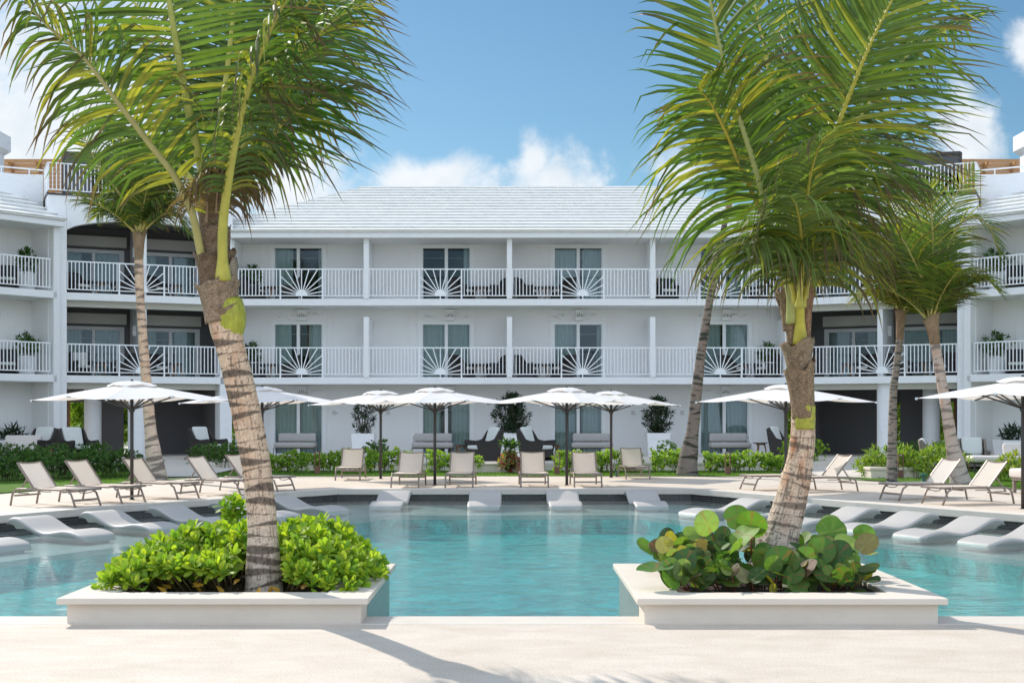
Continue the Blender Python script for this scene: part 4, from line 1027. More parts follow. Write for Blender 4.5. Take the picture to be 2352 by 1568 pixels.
def naupaka():
    r = random.Random(21); t = thing('naupaka_bush', 'dense bright yellow green bush filling the left pool planter round the palm', 'bush', (-2.55, 12.4, .18))
    mb = MB(); st = MB(); org = Vector((-2.55, 12.4, .18))
    # height of the foliage dome over the planter
    def hgt(x, y):
        u = (x+2.56)/1.20; v = (y-12.5)/1.1; e = 1-abs(u)**2.6*.9-abs(v)**2.6*.45
        if e <= 0: return -1
        h = .48*e**.5*lerp(.66, 1.08, min(1, (x+3.8)/1.9))
        h *= 1+.45*noise.noise(Vector((x*2.6, y*2.6, 3)))+.08*math.sin(x*3.2)
        if v < -.2: h *= lerp(1, .42, min(1, (-.2-v)/.8))
        return h
    for i in range(900):
        x = r.uniform(-3.88, -1.27); y = r.uniform(11.58, 13.55); h = hgt(x, y)
        if h < .05: continue
        dt = math.hypot(x+2.28, y-11.95)
        if dt < .2 or (abs(x+2.28) < .27 and y < 12.15): continue
        f = r.random()**.4; z = .19+h*f*r.uniform(.92, 1.05)
        e = .08; gx = hgt(x+e, y)-hgt(x-e, y); gy = hgt(x, y+e)-hgt(x, y-e)
        ax = Vector((-gx*2.2, -gy*2.2-.15, .55))+rvec(r)*.35
        rosette(mb, Vector((x, y, z)), ax, r.randint(9, 12), .116, .05, r, NAU, spread=(10, 72))
        if r.random() < .45:
            st.tube([Vector((x*.85-.36, y*.85+1.85, .17)), Vector((x, y, z))-ax.normalized()*.03], [.008, .005], 5, c=(.16, .12, .05))
    # the taller sprig behind the trunk and yellowed leaves near the soil
    for i in range(16):
        p = Vector((-2.72+r.uniform(-.22, .22), 13.3+r.uniform(-.1, .1), .74+r.uniform(-.1, .14)))
        rosette(mb, p, Vector((0, 0, 1))+rvec(r)*.7, 11, .125, .056, r, NAU)
    for i in range(14):
        p = Vector((r.uniform(-3.3, -1.8), r.uniform(11.6, 11.8), .25)); leaf_strip(mb, p, rvec(r), Vector((0, -.5, 1)), .1, .05, OBO, .4, (.55, .30, .03))
    mb.v = [(a-org.x, b-org.y, c-org.z) for a, b, c in mb.v]; st.v = [(a-org.x, b-org.y, c-org.z) for a, b, c in st.v]
    mb.add(st.v, st.f, st.c); mb.build('foliage', M_['leaf'], t, smooth=True, recalc=False)
naupaka()
def round_leaf(mb, p, d, nrm, L_, c, cv, r):
    "nearly circular leathery leaf, notched where the stalk joins, red veins"
    d = d.normalized(); nrm = (nrm-d*nrm.dot(d)).normalized(); s = d.cross(nrm); K = 24; rings = (.0, .3, .62, .88, 1.0); vs = []; cc = []; cen = p+d*L_*.42
    cupx = r.uniform(-.25, .25); cupy = r.uniform(-.3, .15); wv = r.uniform(0, 6)
    for rr in rings:
        for k in range(K):
            an = 2*PI*k/K; x = math.cos(an)*rr*.52*L_; y = math.sin(an)*rr*.50*L_
            if abs(an-PI) < .4: x *= 1-.22*(1-abs(an-PI)/.4)
            z = (cupy*(y/L_)**2+cupx*(x/L_)**2)*L_*2+.012*L_*math.sin(an*5+wv)*rr+.035*L_*abs(math.sin(an))*rr
            vs.append(cen+d*x+s*y+nrm*z)
            v = 1 if (k % 4 == 0 and .2 < rr < .95) or rr == 0 else 0
            if k in (0, 12) and rr < 1: v = 1
            e = 1-.12*(rr > .95)
            cc.append(tuple(lerp(c[j]*e, cv[j], (.5 if k in (0, 12) else .16)*v) for j in range(3)))
    fs = []
    for i in range(len(rings)-1):
        for k in range(K): fs.append((i*K+k, i*K+(k+1) % K, (i+1)*K+(k+1) % K, (i+1)*K+k))
    mb.add(vs, fs, cc)
def seagrape():
    r = random.Random(4); org = Vector((2.36, 12.4, .18)); t = thing('sea_grape_bush', 'sea grape bush with big round green and yellow leaves filling the right pool planter', 'bush', tuple(org))
    mb = MB(); st = MB()
    G1 = [(.05, .12, .025), (.04, .095, .028), (.07, .15, .025), (.10, .20, .03), (.14, .24, .04), (.17, .25, .07), (.035, .085, .03), (.08, .16, .03)]
    Y1 = [(.40, .34, .04), (.34, .30, .05), (.24, .19, .08), (.26, .24, .12), (.12, .08, .045)]
    def put(x, y, z, L_, c, nv=None):
        nrm = (nv or Vector((r.uniform(-.9, .7), -.55+r.uniform(-.6, .5), .75+r.uniform(-.3, .5)))).normalized()
        d = Vector((r.uniform(-1, 1), r.uniform(-.8, .2), r.uniform(-.2, .8)))
        vn = (.38, .10, .07) if r.random() < .6 else (.35, .38, .12)
        round_leaf(mb, Vector((x, y, z)), d, nrm, L_, c, vn, r)
        if r.random() < .7: st.tube([Vector((x, y, z)), Vector((lerp(x, 2.36, .12), y+.05, max(.2, z-.18)))], [.004, .007], 5, c=(.22, .08, .05))
    # specific big ones seen in the picture (x, y of 2352, distance, size)
    for (px, py, d_, L_, ci) in [(1512, 1305, 11.75, .30, 0), (1552, 1335, 11.7, .2, 3), (1560, 1315, 11.8, .2, 1), (1668, 1205, 12.5, .22, 2), (1690, 1230, 12.3, .28, 4), (1725, 1238, 12.4, .27, 3), (1635, 1232, 12.4, .23, 5), (1600, 1230, 12.5, .15, 5),
                           (1880, 1235, 12.6, .26, 2), (1925, 1222, 12.7, .2, 5), (1960, 1235, 12.8, .2, 3), (1935, 1265, 12.5, .23, 0), (1965, 1262, 12.4, .24, 5), (1975, 1300, 12.2, .2, 4), (1860, 1285, 12.0, .24, 2), (1905, 1300, 12.0, .24, 1), (1830, 1300, 11.9, .2, 3), (1740, 1300, 12.1, .2, 0), (1770, 1320, 11.8, .26, 1), (1680, 1300, 12.0, .2, 3), (1640, 1290, 12.1, .2, 2)]:
        q = W(px, py-8, d_); put(q.x, q.y, q.z, L_*1.12, tuple(v*1.5 for v in G1[ci]), Vector((r.uniform(-.5, .4), -.8, r.uniform(.2, .7))))
    for (px, py, d_, L_, ci) in [(1700, 1190, 12.6, .13, 0), (1600, 1282, 12.0, .10, 0), (1570, 1270, 12, .09, 1), (1545, 1250, 12, .09, 1), (1830, 1305, 11.8, .14, 0), (1880, 1330, 11.8, .13, 1), (1905, 1328, 11.8, .15, 0), (1995, 1275, 12.2, .11, 0), (1985, 1330, 11.9, .13, 0), (1780, 1360, 11.65, .1, 0), (1610, 1262, 12.2, .12, 2), (1750, 1270, 12, .12, 0), (1960, 1335, 11.8, .12, 3), (1660, 1330, 11.8, .12, 2)]:
        q = W(px, py, d_); put(q.x, q.y, q.z, L_, Y1[ci])
    for i in range(330):
        x = r.uniform(1.42, 3.22); y = r.uniform(11.55, 13.3)
        u = (x-1.35)/2.05
        if math.hypot(x-2.42, y-12.5) < .24: continue
        top = .45*(1-abs((x-2.35)/1.22)**2.5)+.12*math.sin(x*6)+.04
        if abs(x-2.35) < .3: top *= .55
        z = .20+max(.05, top)*r.random()**.7*(.55 if y < 11.8 else 1)
        L_ = r.choice([.10, .12, .15, .17, .20, .22])
        c = G1[r.randrange(len(G1))] if r.random() < .92 else Y1[r.randrange(len(Y1))]
        g = r.uniform(.8, 1.2); put(x, y, z, L_, tuple(k*g for k in c))
    mb.v = [(a-org.x, b-org.y, c-org.z) for a, b, c in mb.v]; st.v = [(a-org.x, b-org.y, c-org.z) for a, b, c in st.v]
    mb.add(st.v, st.f, st.c); mb.build('foliage', M_['leaf'], t, smooth=True, recalc=False)
seagrape()

def hedge(name, lb, poly, h, cols, n, seed, L_=.09, cat='hedge', group=None, wd=.045, ragged=.15, k=7, prof=(.25, .8, 1, .3)):
    "poly: centre line points (x,y,halfwidth)"
    r = random.Random(seed); mb = MB(); st = MB(); ln = []; tot = 0
    for a, b in zip(poly, poly[1:]):
        l = math.hypot(b[0]-a[0], b[1]-a[1]); ln.append(l); tot += l
    c0 = poly[0]; t = thing(name, lb, cat, (c0[0], c0[1], 0), 0, group)
    for i in range(int(n*1.35*tot)):
        u = r.random()*tot; j = 0
        while u > ln[j] and j < len(ln)-1: u -= ln[j]; j += 1
        a, b = poly[j], poly[j+1]; f = u/ln[j]; x = lerp(a[0], b[0], f); y = lerp(a[1], b[1], f); hw = lerp(a[2], b[2], f)
        dx, dy = (b[0]-a[0])/ln[j], (b[1]-a[1])/ln[j]; s = r.uniform(-1, 1); hh = h*(1+ragged*noise.noise(Vector((x*1.8, y*1.8, seed))*1.0)*2)
        sh = (1-abs(s)**3*.35); zz = r.random()**.45*hh*sh
        if zz < .08: continue
        x += -dy*s*hw+r.uniform(-.05, .05); y += dx*s*hw
        ax = Vector((-dy*s*.8, dx*s*.8, .3+zz/hh))+rvec(r)*.5
        rosette(mb, Vector((x-c0[0], y-c0[1], zz)), ax, k, L_, wd, r, cols, prof=prof, spread=(15, 75), bend=.4)
        if i % 9 == 0: st.tube([(x-c0[0], y-c0[1], 0), (x-c0[0]+r.uniform(-.1, .1), y-c0[1], zz)], .009, 4, c=(.12, .09, .06))
    mb.add(st.v, st.f, st.c); mb.build('foliage', M_['leaf'], t, recalc=False)
    return t
HG = 'clipped hedges between the lawn and the patio'
NC = [(.27, .40, .04), (.20, .33, .035), (.13, .24, .03), (.33, .43, .05)]
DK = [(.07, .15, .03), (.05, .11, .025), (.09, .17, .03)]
YG = [(.24, .34, .04), (.34, .40, .05), (.12, .22, .03), (.18, .28, .04)]
hedge('hedge', 'bright green hedge left of centre behind the first path light', [(-8.4, 42.1, .38), (-4.9, 42.0, .38)], .60, NC, 95, 31, L_=.115, wd=.055, group=HG)
hedge('hedge', 'short hedge clump just behind the back row left lounger and umbrella', [(-4.7, 42.1, .38), (-3.2, 42.0, .38)], .66, NC, 85, 32, L_=.115, wd=.055, group=HG)
hedge('hedge', 'short hedge clump behind the two left centre front loungers', [(-2.7, 42.1, .38), (-.95, 42.0, .38)], .62, NC, 75, 33, L_=.115, wd=.055, group=HG)
hedge('hedge', 'short hedge behind the two right centre front loungers', [(1.35, 42.1, .38), (4.2, 42.0, .38)], .62, NC, 85, 34, L_=.115, wd=.055, group=HG)
hedge('hedge', 'hedge clump between the back row right lounger and the slim palm', [(4.5, 42.1, .38), (5.9, 42.0, .38)], .72, NC, 85, 35, L_=.115, wd=.055, group=HG)
hedge('hedge', 'long straight hedge right of the slim leaning palm', [(6.2, 42.1, .38), (9.2, 42.0, .38)], .60, NC, 95, 36, L_=.115, wd=.055, group=HG)
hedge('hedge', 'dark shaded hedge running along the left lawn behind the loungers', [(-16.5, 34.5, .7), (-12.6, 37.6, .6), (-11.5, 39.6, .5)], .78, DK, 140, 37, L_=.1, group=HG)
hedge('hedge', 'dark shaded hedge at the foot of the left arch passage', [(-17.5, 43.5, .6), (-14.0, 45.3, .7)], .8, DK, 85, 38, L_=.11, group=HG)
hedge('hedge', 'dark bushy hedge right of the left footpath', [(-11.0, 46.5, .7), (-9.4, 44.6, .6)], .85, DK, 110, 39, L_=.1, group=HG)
hedge('hedge', 'green bush mound behind the right palm beside the right footpath', [(9.6, 45.5, .6), (10.8, 47.0, .7)], 1.0, NC, 120, 40, L_=.1, group=HG)
hedge('shrub_border', 'long leaved yellow green shrubs between the right path and the rightmost palm', [(10.4, 39.2, .4), (13.0, 37.6, .6)], .72, YG, 75, 41, L_=.24, wd=.05, cat='shrub', k=6, ragged=.3, prof=(.2, 1, .6, .1))
hedge('shrub_border', 'yellow leaved flowering shrubs in front of the pale right hand sofa', [(13.2, 36.4, .5), (16.5, 35.2, .7)], .85, YG+[(.45, .40, .06)], 110, 42, L_=.13, cat='shrub', ragged=.35)
hedge('shrub_border', 'dark green leafy shrubs round the grey wicker armchair', [(12.6, 43.8, .4), (15.5, 44.6, .5)], .8, DK, 70, 43, L_=.16, cat='shrub')
hedge('shrub', 'dark rounded shrub left of the potted plant behind the hedge', [(-5.1, 45.2, .45), (-4.3, 45.2, .5)], .95, DK, 130, 44, L_=.08, cat='shrub')
hedge('shrub', 'airy shrub beside the potted plant right of centre', [(5.0, 44.9, .4), (5.6, 44.9, .4)], .95, NC[:3]+DK, 100, 45, L_=.08, cat='shrub')

for side, sn in ((-1, 'left'), (1, 'right')):
    hedge('garden_hedge', f'tall sunny hedge seen through the open {sn} passage', [(side*21.5, 63.5, .6), (side*13.5, 66.0, .6)], 3.3, NC, 120, 46+side, L_=.32, wd=.15, cat='hedge', k=6)
# potted plants
def pot(loc, wd, h, lb, plant, seed, facet=False):
    t = thing('potted_plant', lb, 'potted plant', loc, 0, 'plants in white pots')
    mb = MB(); q = []; n = 4 if not facet else 6; off = PI/4 if n == 4 else 0; f = math.sqrt(2) if n == 4 else 1.0
    prof = [(.84, 0), (1, h)] if not facet else [(.75, 0), (1.12, h*.25), (.55, h)]
    for (k, z) in prof:
        for i in range(n): q.append((wd/2*k*f*math.cos(off+2*PI*i/n), wd/2*k*f*math.sin(off+2*PI*i/n), z))
    fs = []
    for j in range(len(prof)-1):
        for i in range(n): fs.append((j*n+i, j*n+(i+1) % n, (j+1)*n+(i+1) % n, (j+1)*n+i))
    fs += [tuple(reversed(range(n))), tuple((len(prof)-1)*n+i for i in range(n))]
    mb.add(q, fs).build('pot', M_['stucco'], t, bevel=.01)
    r = random.Random(seed); lf = MB(); st = MB()
    H_, rx, nn, L_, wl, cols = plant
    for i in range(nn):
        u = r.uniform(0, 1); z = h+H_*u; env = math.sin(PI*min(1, .12+u*.86))**.6; a = r.uniform(0, 2*PI); rr = rx*env*r.random()**.5
        p = Vector((rr*math.cos(a), rr*math.sin(a), z)); ax = Vector((math.cos(a)*rr/rx, math.sin(a)*rr/rx, .5))+rvec(r)*.3
        rosette(lf, p, ax, 9, L_, wl, r, cols, prof=(.3, 1, .7, .1), spread=(15, 95), bend=.7)
        if i % 4 == 0: st.tube([(p.x*.2, p.y*.2, h-.05), p], [.015, .008], 5, c=(.15, .12, .08))
    lf.add(st.v, st.f, st.c); lf.build('foliage', M_['leaf'], t, recalc=False)
    return t
DP = [(.012, .034, .010), (.018, .045, .012), (.010, .026, .008)]
pot((-5.85, 51.6, .25), .92, .90, 'slender dark leaved plant in a white square pot left of centre', (1.30, .42, 75, .20, .035, DP), 61)
pot((.0, 51.4, .25), .95, .92, 'big rounded dark plant in the faceted white central pot', (1.45, .68, 230, .22, .04, DP), 62, facet=False)
pot((5.75, 51.6, .25), .92, .92, 'dense dark plant in a white square pot right of centre', (1.35, .55, 150, .21, .04, DP), 63)
BP = [(.05, .12, .025), (.07, .15, .03), (.035, .09, .02)]
for (x, k, lb) in ((-10.55, 2, 'potted shrub at the left end of the upper balcony'), (-10.55, 1, 'potted shrub at the left end of the lower balcony'), (10.35, 1, 'potted shrub at the right end of the lower balcony'), (10.35, 2, 'potted shrub at the right end of the upper balcony')):
    pot((x, 52.95, FZ[k]+.002), .5, .65, lb, (.75, .38, 34, .17, .06, BP), int(70+x+k))
for side, sn in ((-1, 'left'), (1, 'right')):
    for k, fl in ((2, 'upper'), (1, 'lower')):
        p = wpos(side, -.45, .75); pot((*p, FZ[k]+.002), .5, .7, f'potted shrub beside the pier on the {fl} {sn} wing balcony', (.8, .42 if side < 0 else .55, 40, .18, .06, BP), 90+k+side)
p = wpos(-1, -.9, 1.0); pot((p[0], p[1], .25), .9, .7, 'spiky dark plant in a long white trough far left', (.35, .35, 20, .35, .05, DP), 95)
p = wpos(1, -.9, 1.0); pot((p[0]-.2, p[1]-.6, .25), 1.1, .7, 'spiky dark plant in a white trough far right', (.35, .4, 22, .35, .05, DP), 96)
# red leaved croton in the middle
def croton():
    r = random.Random(9); t = thing('croton_plant', 'red and green leaved croton in front of the central low wall', 'shrub', (-.08, 41.4, 0)); mb = MB(); st = MB()
    C = [(.30, .07, .05), (.22, .05, .04), (.35, .14, .06), (.12, .20, .03), (.28, .32, .05), (.06, .04, .03)]
    for i in range(70):
        z = r.uniform(.12, .62); a = r.uniform(0, 6.28); rr = r.uniform(0, .32)*(1.3-abs(z-.4)*2); p = Vector((rr*math.cos(a), rr*math.sin(a), z))
        rosette(mb, p, Vector((math.cos(a), math.sin(a), .7)), 7, .17, .055, r, C if z < .5 else C[:5]+[(.06, .13, .03)]*2, prof=(.25, .9, 1, .2), spread=(20, 85))
    for i in range(16):
        a = r.uniform(0, 6.28); p = Vector((.15*math.cos(a), .15*math.sin(a), r.uniform(.7, .95))); rosette(mb, p, Vector((0, 0, 1))+rvec(r)*.5, 7, .26, .07, r, DK, prof=(.25, .9, 1, .2))
    for k in range(6): st.tube([(r.uniform(-.1, .1), r.uniform(-.1, .1), 0), (r.uniform(-.2, .2), 0, .75)], .012, 5, c=(.12, .08, .06))
    mb.add(st.v, st.f, st.c); mb.build('foliage', M_['leaf'], t, recalc=False)
croton()

# ------------------------------------------------------------------ palms
def catmull(P, n):
    P = [2*P[0]-P[1]]+list(P)+[2*P[-1]-P[-2]]; raw = []
    for i in range(1, len(P)-2):
        for k in range(12):
            t = k/12; a, b, c, d = P[i-1], P[i], P[i+1], P[i+2]
            raw.append(.5*((2*b)+(c-a)*t+(2*a-5*b+4*c-d)*t*t+(3*b-a-3*c+d)*t**3))
    raw.append(P[-2]); S = [0]
    for a, b in zip(raw, raw[1:]): S.append(S[-1]+(b-a).length)
    out = []; j = 0
    for i in range(n+1):
        s = S[-1]*i/n
        while j < len(S)-2 and S[j+1] < s: j += 1
        f = (s-S[j])/max(1e-9, S[j+1]-S[j]); out.append(raw[j].lerp(raw[j+1], f))
    return out, S[-1]
def frond(palm, org, pts, r0, Lm, wl, U0, grav=1.2, wind=(.5, 0, 0), t0=.2, n=60, seed=1, segs=6, hue=(.078, .150, .026), tipbrown=.5, rc=(.50, .45, .08), alpha=(18, 50), lift=.25, name='frond', label=None, spread=1.0, yellow=.16, endt=1.0):
    r = random.Random(seed); C, ln = catmull([Vector(p) for p in pts], 80); mb = MB(); wind = Vector(wind); U0 = Vector(U0)
    n = int(n*.84); wl *= 1.18
    for s in (-1, 1):
        for i in range(n):
            t = t0+(endt-t0)*(i+r.uniform(-.3, .3))/n; t = min(max(t, 0), .999); k = t*80; j = int(k); p = C[j].lerp(C[min(j+1, 80)], k-j)
            T = (C[min(j+2, 80)]-C[max(j-1, 0)]).normalized(); U = (U0-T*U0.dot(T))
            if U.length < .05: U = T.orthogonal()
            U.normalize(); S = T.cross(U)*s
            q = (t-t0)/(1-t0); prof = (.55+.45*min(1, q/.18))*(1-.72*max(0, (q-.5)/.5)**1.4)
            L_ = Lm*prof*r.uniform(.85, 1.1); a = R(lerp(alpha[0], alpha[1], q)+r.uniform(-5, 5))
            d = (S*math.cos(a)*spread+T*math.sin(a)+U*(lift+r.uniform(-.1, .1))).normalized()
            cr = T-d*T.dot(d)
            if cr.length < .05: cr = U.copy()
            cr.normalize(); roll = r.uniform(-.35, .35); cr = (cr*math.cos(roll)+d.cross(cr)*math.sin(roll)).normalized()
            g = r.uniform(.72, 1.3); yy = r.random() < yellow; c = tuple(x*g for x in (hue if not yy else (.30, .29, .035))); br = r.random() < tipbrown; bl = r.uniform(.35, .8)
            st = L_/segs; vs = []; cc = []; w_ = wl*r.uniform(.8, 1.1); gr = grav*r.uniform(.55, 1.35); kink = r.randint(2, segs) if r.random() < .22 else 99
            for m in range(segs+1):
                f = m/segs; hw = w_*.5*(.45+.55*min(1, f/.12))*(1-f**1.8*.97); nn = d.cross(cr)
                vs += [p-cr*hw, p+nn*hw*.38, p+cr*hw]
                bf = max(0, (f-bl)/(1-bl)) if br else 0; bc_ = (.13, .075, .045)
                cm = tuple(lerp(c[x], bc_[x], min(1, bf*1.6)) for x in range(3)); cy = tuple(lerp(cm[x], (.30, .30, .06)[x], .30*(1-f)) for x in range(3)); cc += [cm, cy, cm]
                p = p+d*st; acc = (Vector((0, 0, -1))*gr+wind)*st*(.4+1.5*f)/max(.5, Lm)
                if m == kink: acc += Vector((0, 0, -1))*.9
                d = (d+acc).normalized(); cr = (cr-d*cr.dot(d)); cr = cr.normalized() if cr.length > .02 else d.orthogonal().normalized()
            mb.add(vs, [f_ for m in range(segs) for f_ in ((m*3, m*3+1, m*3+4, m*3+3), (m*3+1, m*3+2, m*3+5, m*3+4))], cc)
    mb.v = [(a-org.x, b-org.y, c-org.z) for a, b, c in mb.v]
    o = mb.build(name, M_['palm_leaf'], palm, recalc=False)
    if label: o['label'] = label
    rr = []; cl = []; nn = 8
    for i in range(81):
        f = i/80; q = r0*(1-f)**.8*.9+.0035
        if f < .06: q *= 1+(.06-f)*10
        rr.append(q)
    rb = MB().tube([c-org for c in C], rr, nn, flat=.75, c=None)
    rb.col = True; rb.c = [tuple(x*lerp(1, .8, (i//nn)/80) for x in rc) for i in range(len(rb.v))]
    rb.build('rachis', M_['rachis'], o, smooth=True)
    return o
def trunk(palm, org, path, step, nseg, seed, cracks=0, dark=(.095, .072, .055), base=(.66, .48, .34), pink=.35, band=.11, darkness=.9, grey_base=.6, scar=.5):
    "path: (x, y, width) of 2352 and a distance; radius from the width"
    r = random.Random(seed); P = [W(x, y, d) for (x, y, w_, d) in path]; Rr = [w_*d/3000/2*(.95 if i < 2 else .83) for i, (x, y, w_, d) in enumerate(path)]
    C, ln = catmull(P, max(8, int(sum((b-a).length for a, b in zip(P, P[1:]))/step))); n = len(C)
    # radius along
    S = [0]
    for a, b in zip(P, P[1:]): S.append(S[-1]+(b-a).length)
    def rad(s):
        s = s*S[-1]/ln
        for j in range(len(S)-1):
            if s <= S[j+1]+1e-6: f = (s-S[j])/max(1e-6, S[j+1]-S[j]); f = f*f*(3-2*f); return lerp(Rr[j], Rr[j+1], f)
        return Rr[-1]
    bands = []; s = .05
    while s < ln: bands.append((s, r.uniform(0, 2*PI), r.uniform(.08, .22), r.uniform(.25, 1.0), r.uniform(.8, 2.6), r.uniform(0, 6.28))); s += band*r.uniform(.82, 1.18)
    vs = []; cc = []; ref = Vector((1, 0, 0))
    for i, p in enumerate(C):
        t = (C[min(i+1, n-1)]-C[max(i-1, 0)]).normalized(); a = (ref-t*ref.dot(t)).normalized(); b = t.cross(a); s = ln*i/(n-1); R0 = rad(s)
        for k in range(nseg):
            an = 2*PI*k/nseg; rid = 0; dk = 0
            for (bs, bph, tilt, wdt, ext, dph) in bands:
                if abs(bs-s) > band*1.3: continue
                sb = bs+tilt*R0*math.cos(an-bph)+.006*noise.noise(Vector((math.cos(an)*1.5, math.sin(an)*1.5+bs*9, seed)))
                e = s-sb
                rid += .028*math.exp(-(e/.012)**2)
                if 0 <= e: rid += .018*math.exp(-(e/.05)**2)
                q = math.cos((an-dph)/2)**2; hwid = band*.37*wdt*max(0, q*1.6-.3)
                m = 1-abs(e-hwid*.6)/(hwid+.005)
                if m > 0: dk = max(dk, min(1, m*3.5)*darkness)
            hgt = s/ln; nz = noise.noise(Vector((p.x*3+math.cos(an)*1.6, p.y*3+math.sin(an)*1.6, p.z*5))); nf = noise.noise(Vector((math.cos(an)*7, math.sin(an)*7, p.z*26)))
            c = [x*(1+.22*nf) for x in base]
            pk = max(0, nz)*pink*2.2*min(1, hgt*2.2); c = [lerp(c[0], .55, pk), lerp(c[1], .27, pk), lerp(c[2], .15, pk)]
            if cracks:
                q = abs(noise.noise(Vector((math.cos(an)*8.5, math.sin(an)*8.5, s*2.4+seed))))+.5*abs(noise.noise(Vector((math.cos(an)*4, math.sin(an)*4, s*30))))
                if q < .13*cracks: c = [x*.42 for x in c]; rid -= .03
            gb = max(0, 1-hgt/.35)*grey_base; g = sum(c)/3; c = [lerp(c[j], g*(1.02, .97, .92)[j], gb) for j in range(3)]
            c = [lerp(c[j], dark[j], min(1, dk*(.95+.3*nf))) for j in range(3)]
            rr = R0*(1+rid*(.05/max(R0, .05))+.02*nf)
            vs.append(p+(a*math.cos(an)+b*math.sin(an))*rr-org); cc.append(tuple(max(.01, x) for x in c))
    fs = [(i*nseg+k, i*nseg+(k+1) % nseg, (i+1)*nseg+(k+1) % nseg, (i+1)*nseg+k) for i in range(n-1) for k in range(nseg)]
    fs.append(tuple((n-1)*nseg+k for k in range(nseg)))
    return MB().add(vs, fs, cc).build('trunk', M_['bark'], palm, smooth=True)
def wrap(palm, org, P0, P1, r0, r1, a0, a1, seed, c=(.30, .22, .15), jag=.06, flare=.03, name='fibre_sheath', mat='fibre', nu=26, nv=12, ybulge=0):
    "a cloth-like leaf base wrapped part way round the stem from P0 to P1"
    r0 *= .92; r1 *= .92; r = random.Random(seed); vs = []; cc = []; P0 = Vector(P0); P1 = Vector(P1); T = (P1-P0).normalized(); A = (Vector((1, 0, 0))-T*T.x).normalized(); B = T.cross(A)
    for j in range(nv+1):
        v = j/nv
        for i in range(nu+1):
            u = i/nu; an = R(lerp(a0, a1, u)); top = 1+jag*noise.noise(Vector((u*7, seed, 0)))*3-.25*abs(u-.5)*2*jag*4; vv = v*top
            rr = lerp(r0, r1, v)+flare*v**4*(1+noise.noise(Vector((u*5, v*2, seed))))+.006*noise.noise(Vector((u*14, v*4, seed)))+ybulge*math.sin(PI*v)
            vs.append(P0.lerp(P1, vv)+(A*math.cos(an)+B*math.sin(an))*rr-org)
            g = 1+.35*noise.noise(Vector((u*30, v*5, seed)))+.25*noise.noise(Vector((u*4, v*14, seed*2))); cc.append(tuple(max(.01, x*g) for x in c))
    o = MB().add(vs, [(j*(nu+1)+i, j*(nu+1)+i+1, (j+1)*(nu+1)+i+1, (j+1)*(nu+1)+i) for j in range(nv) for i in range(nu)], cc).build(name, M_[mat], palm, smooth=True, recalc=False)
    m = o.modifiers.new('t', 'SOLIDIFY'); m.thickness = .008; return o
def WP(L_): return [W(*p) for p in L_]
UP = (0, 0, 1); CAM = (0, -1, .1)

# big left palm -------------------------------------------------------
o1 = G(608, 1362, .17); o1 = Vector((-2.28, 12.0, .17))
p1 = thing('palm_tree', 'big coconut palm leaning left out of the left pool planter', 'palm tree', tuple(o1), 0, 'coconut palms')
D1 = 12.0
trunk(p1, o1, [(606, 1375, 96, D1), (606, 1340, 88, D1), (602, 1200, 80, D1), (590, 1080, 79, D1), (570, 970, 80, D1-.02), (550, 880, 80, D1-.04), (530, 800, 78, D1-.06), (519, 752, 88, D1-.06), (506, 690, 92, D1-.06), (495, 600, 84, D1-.06), (486, 500, 60, D1-.06)], .0095, 76, 3, cracks=1.0, band=.10)
def q1(x, y, d=D1-.06): return W(x, y, d)
BR = (.31, .215, .135); BR2 = (.19, .13, .085); YL = (.50, .47, .05)
wrap(p1, o1, q1(527, 782), q1(514, 705), .135, .165, -150, 190, 1, BR, flare=.025, jag=.05)
wrap(p1, o1, q1(527, 778), q1(521, 685), .128, .155, -105, 20, 2, (.36, .36, .04), jag=.02, flare=-.01, name='green_leaf_base', mat='rachis', ybulge=.03)
wrap(p1, o1, q1(512, 740), q1(499, 645), .17, .185, -180, 55, 3, (.33, .24, .165), flare=.035, jag=.07)
wrap(p1, o1, q1(508, 700), q1(500, 600), .165, .175, -75, 60, 4, (.37, .30, .23), flare=.02, jag=.10)
wrap(p1, o1, q1(500, 665), q1(493, 580), .17, .175, -190, 150, 5, BR2, flare=.03, jag=.08)
wrap(p1, o1, q1(496, 620), q1(490, 520), .15, .15, -180, 180, 6, (.25, .175, .12), flare=.02, jag=.12)
wrap(p1, o1, q1(492, 560), q1(484, 460), .135, .125, -180, 180, 7, (.24, .17, .11), flare=.02, jag=.12)
wrap(p1, o1, q1(489, 500), q1(480, 415), .11, .09, -180, 180, 10, (.28, .20, .13), flare=.02, jag=.16)
wrap(p1, o1, q1(482, 450), q1(470, 375), .075, .055, -160, 180, 9, (.27, .19, .13), flare=.02, jag=.2)
F = lambda *a, **k: frond(p1, o1, *a, **k)
wr = (.9, .0, .1)
# upright face-on frond
F(WP([(492, 560, 11.95), (474, 440, 11.8), (450, 330, 11.5), (425, 210, 11.3), (398, 60, 11.1), (375, -90, 11.0), (345, -260, 10.9), (310, -420, 10.8)]), .050, 1.25, .042, (0, 1, .1), grav=.55, wind=(.0, 0, 0), t0=.24, n=62, seed=11, rc=(.42, .44, .10), alpha=(-6, 30), lift=.0, tipbrown=.4)
# arching left frond, leaflets hanging
F(WP([(476, 650, 11.9), (460, 575, 11.8), (439, 483, 11.65), (401, 405, 11.5), (339, 325, 11.35), (270, 235, 11.2), (190, 130, 11.1), (110, 60, 11.0), (50, -10, 10.95), (0, -90, 10.9)]), .042, 1.0, .040, (-.5, -.1, .8), grav=3.4, wind=(-.4, 0, 0), t0=.30, n=62, seed=12, rc=(.40, .36, .13), lift=.15, yellow=.30, tipbrown=.8)
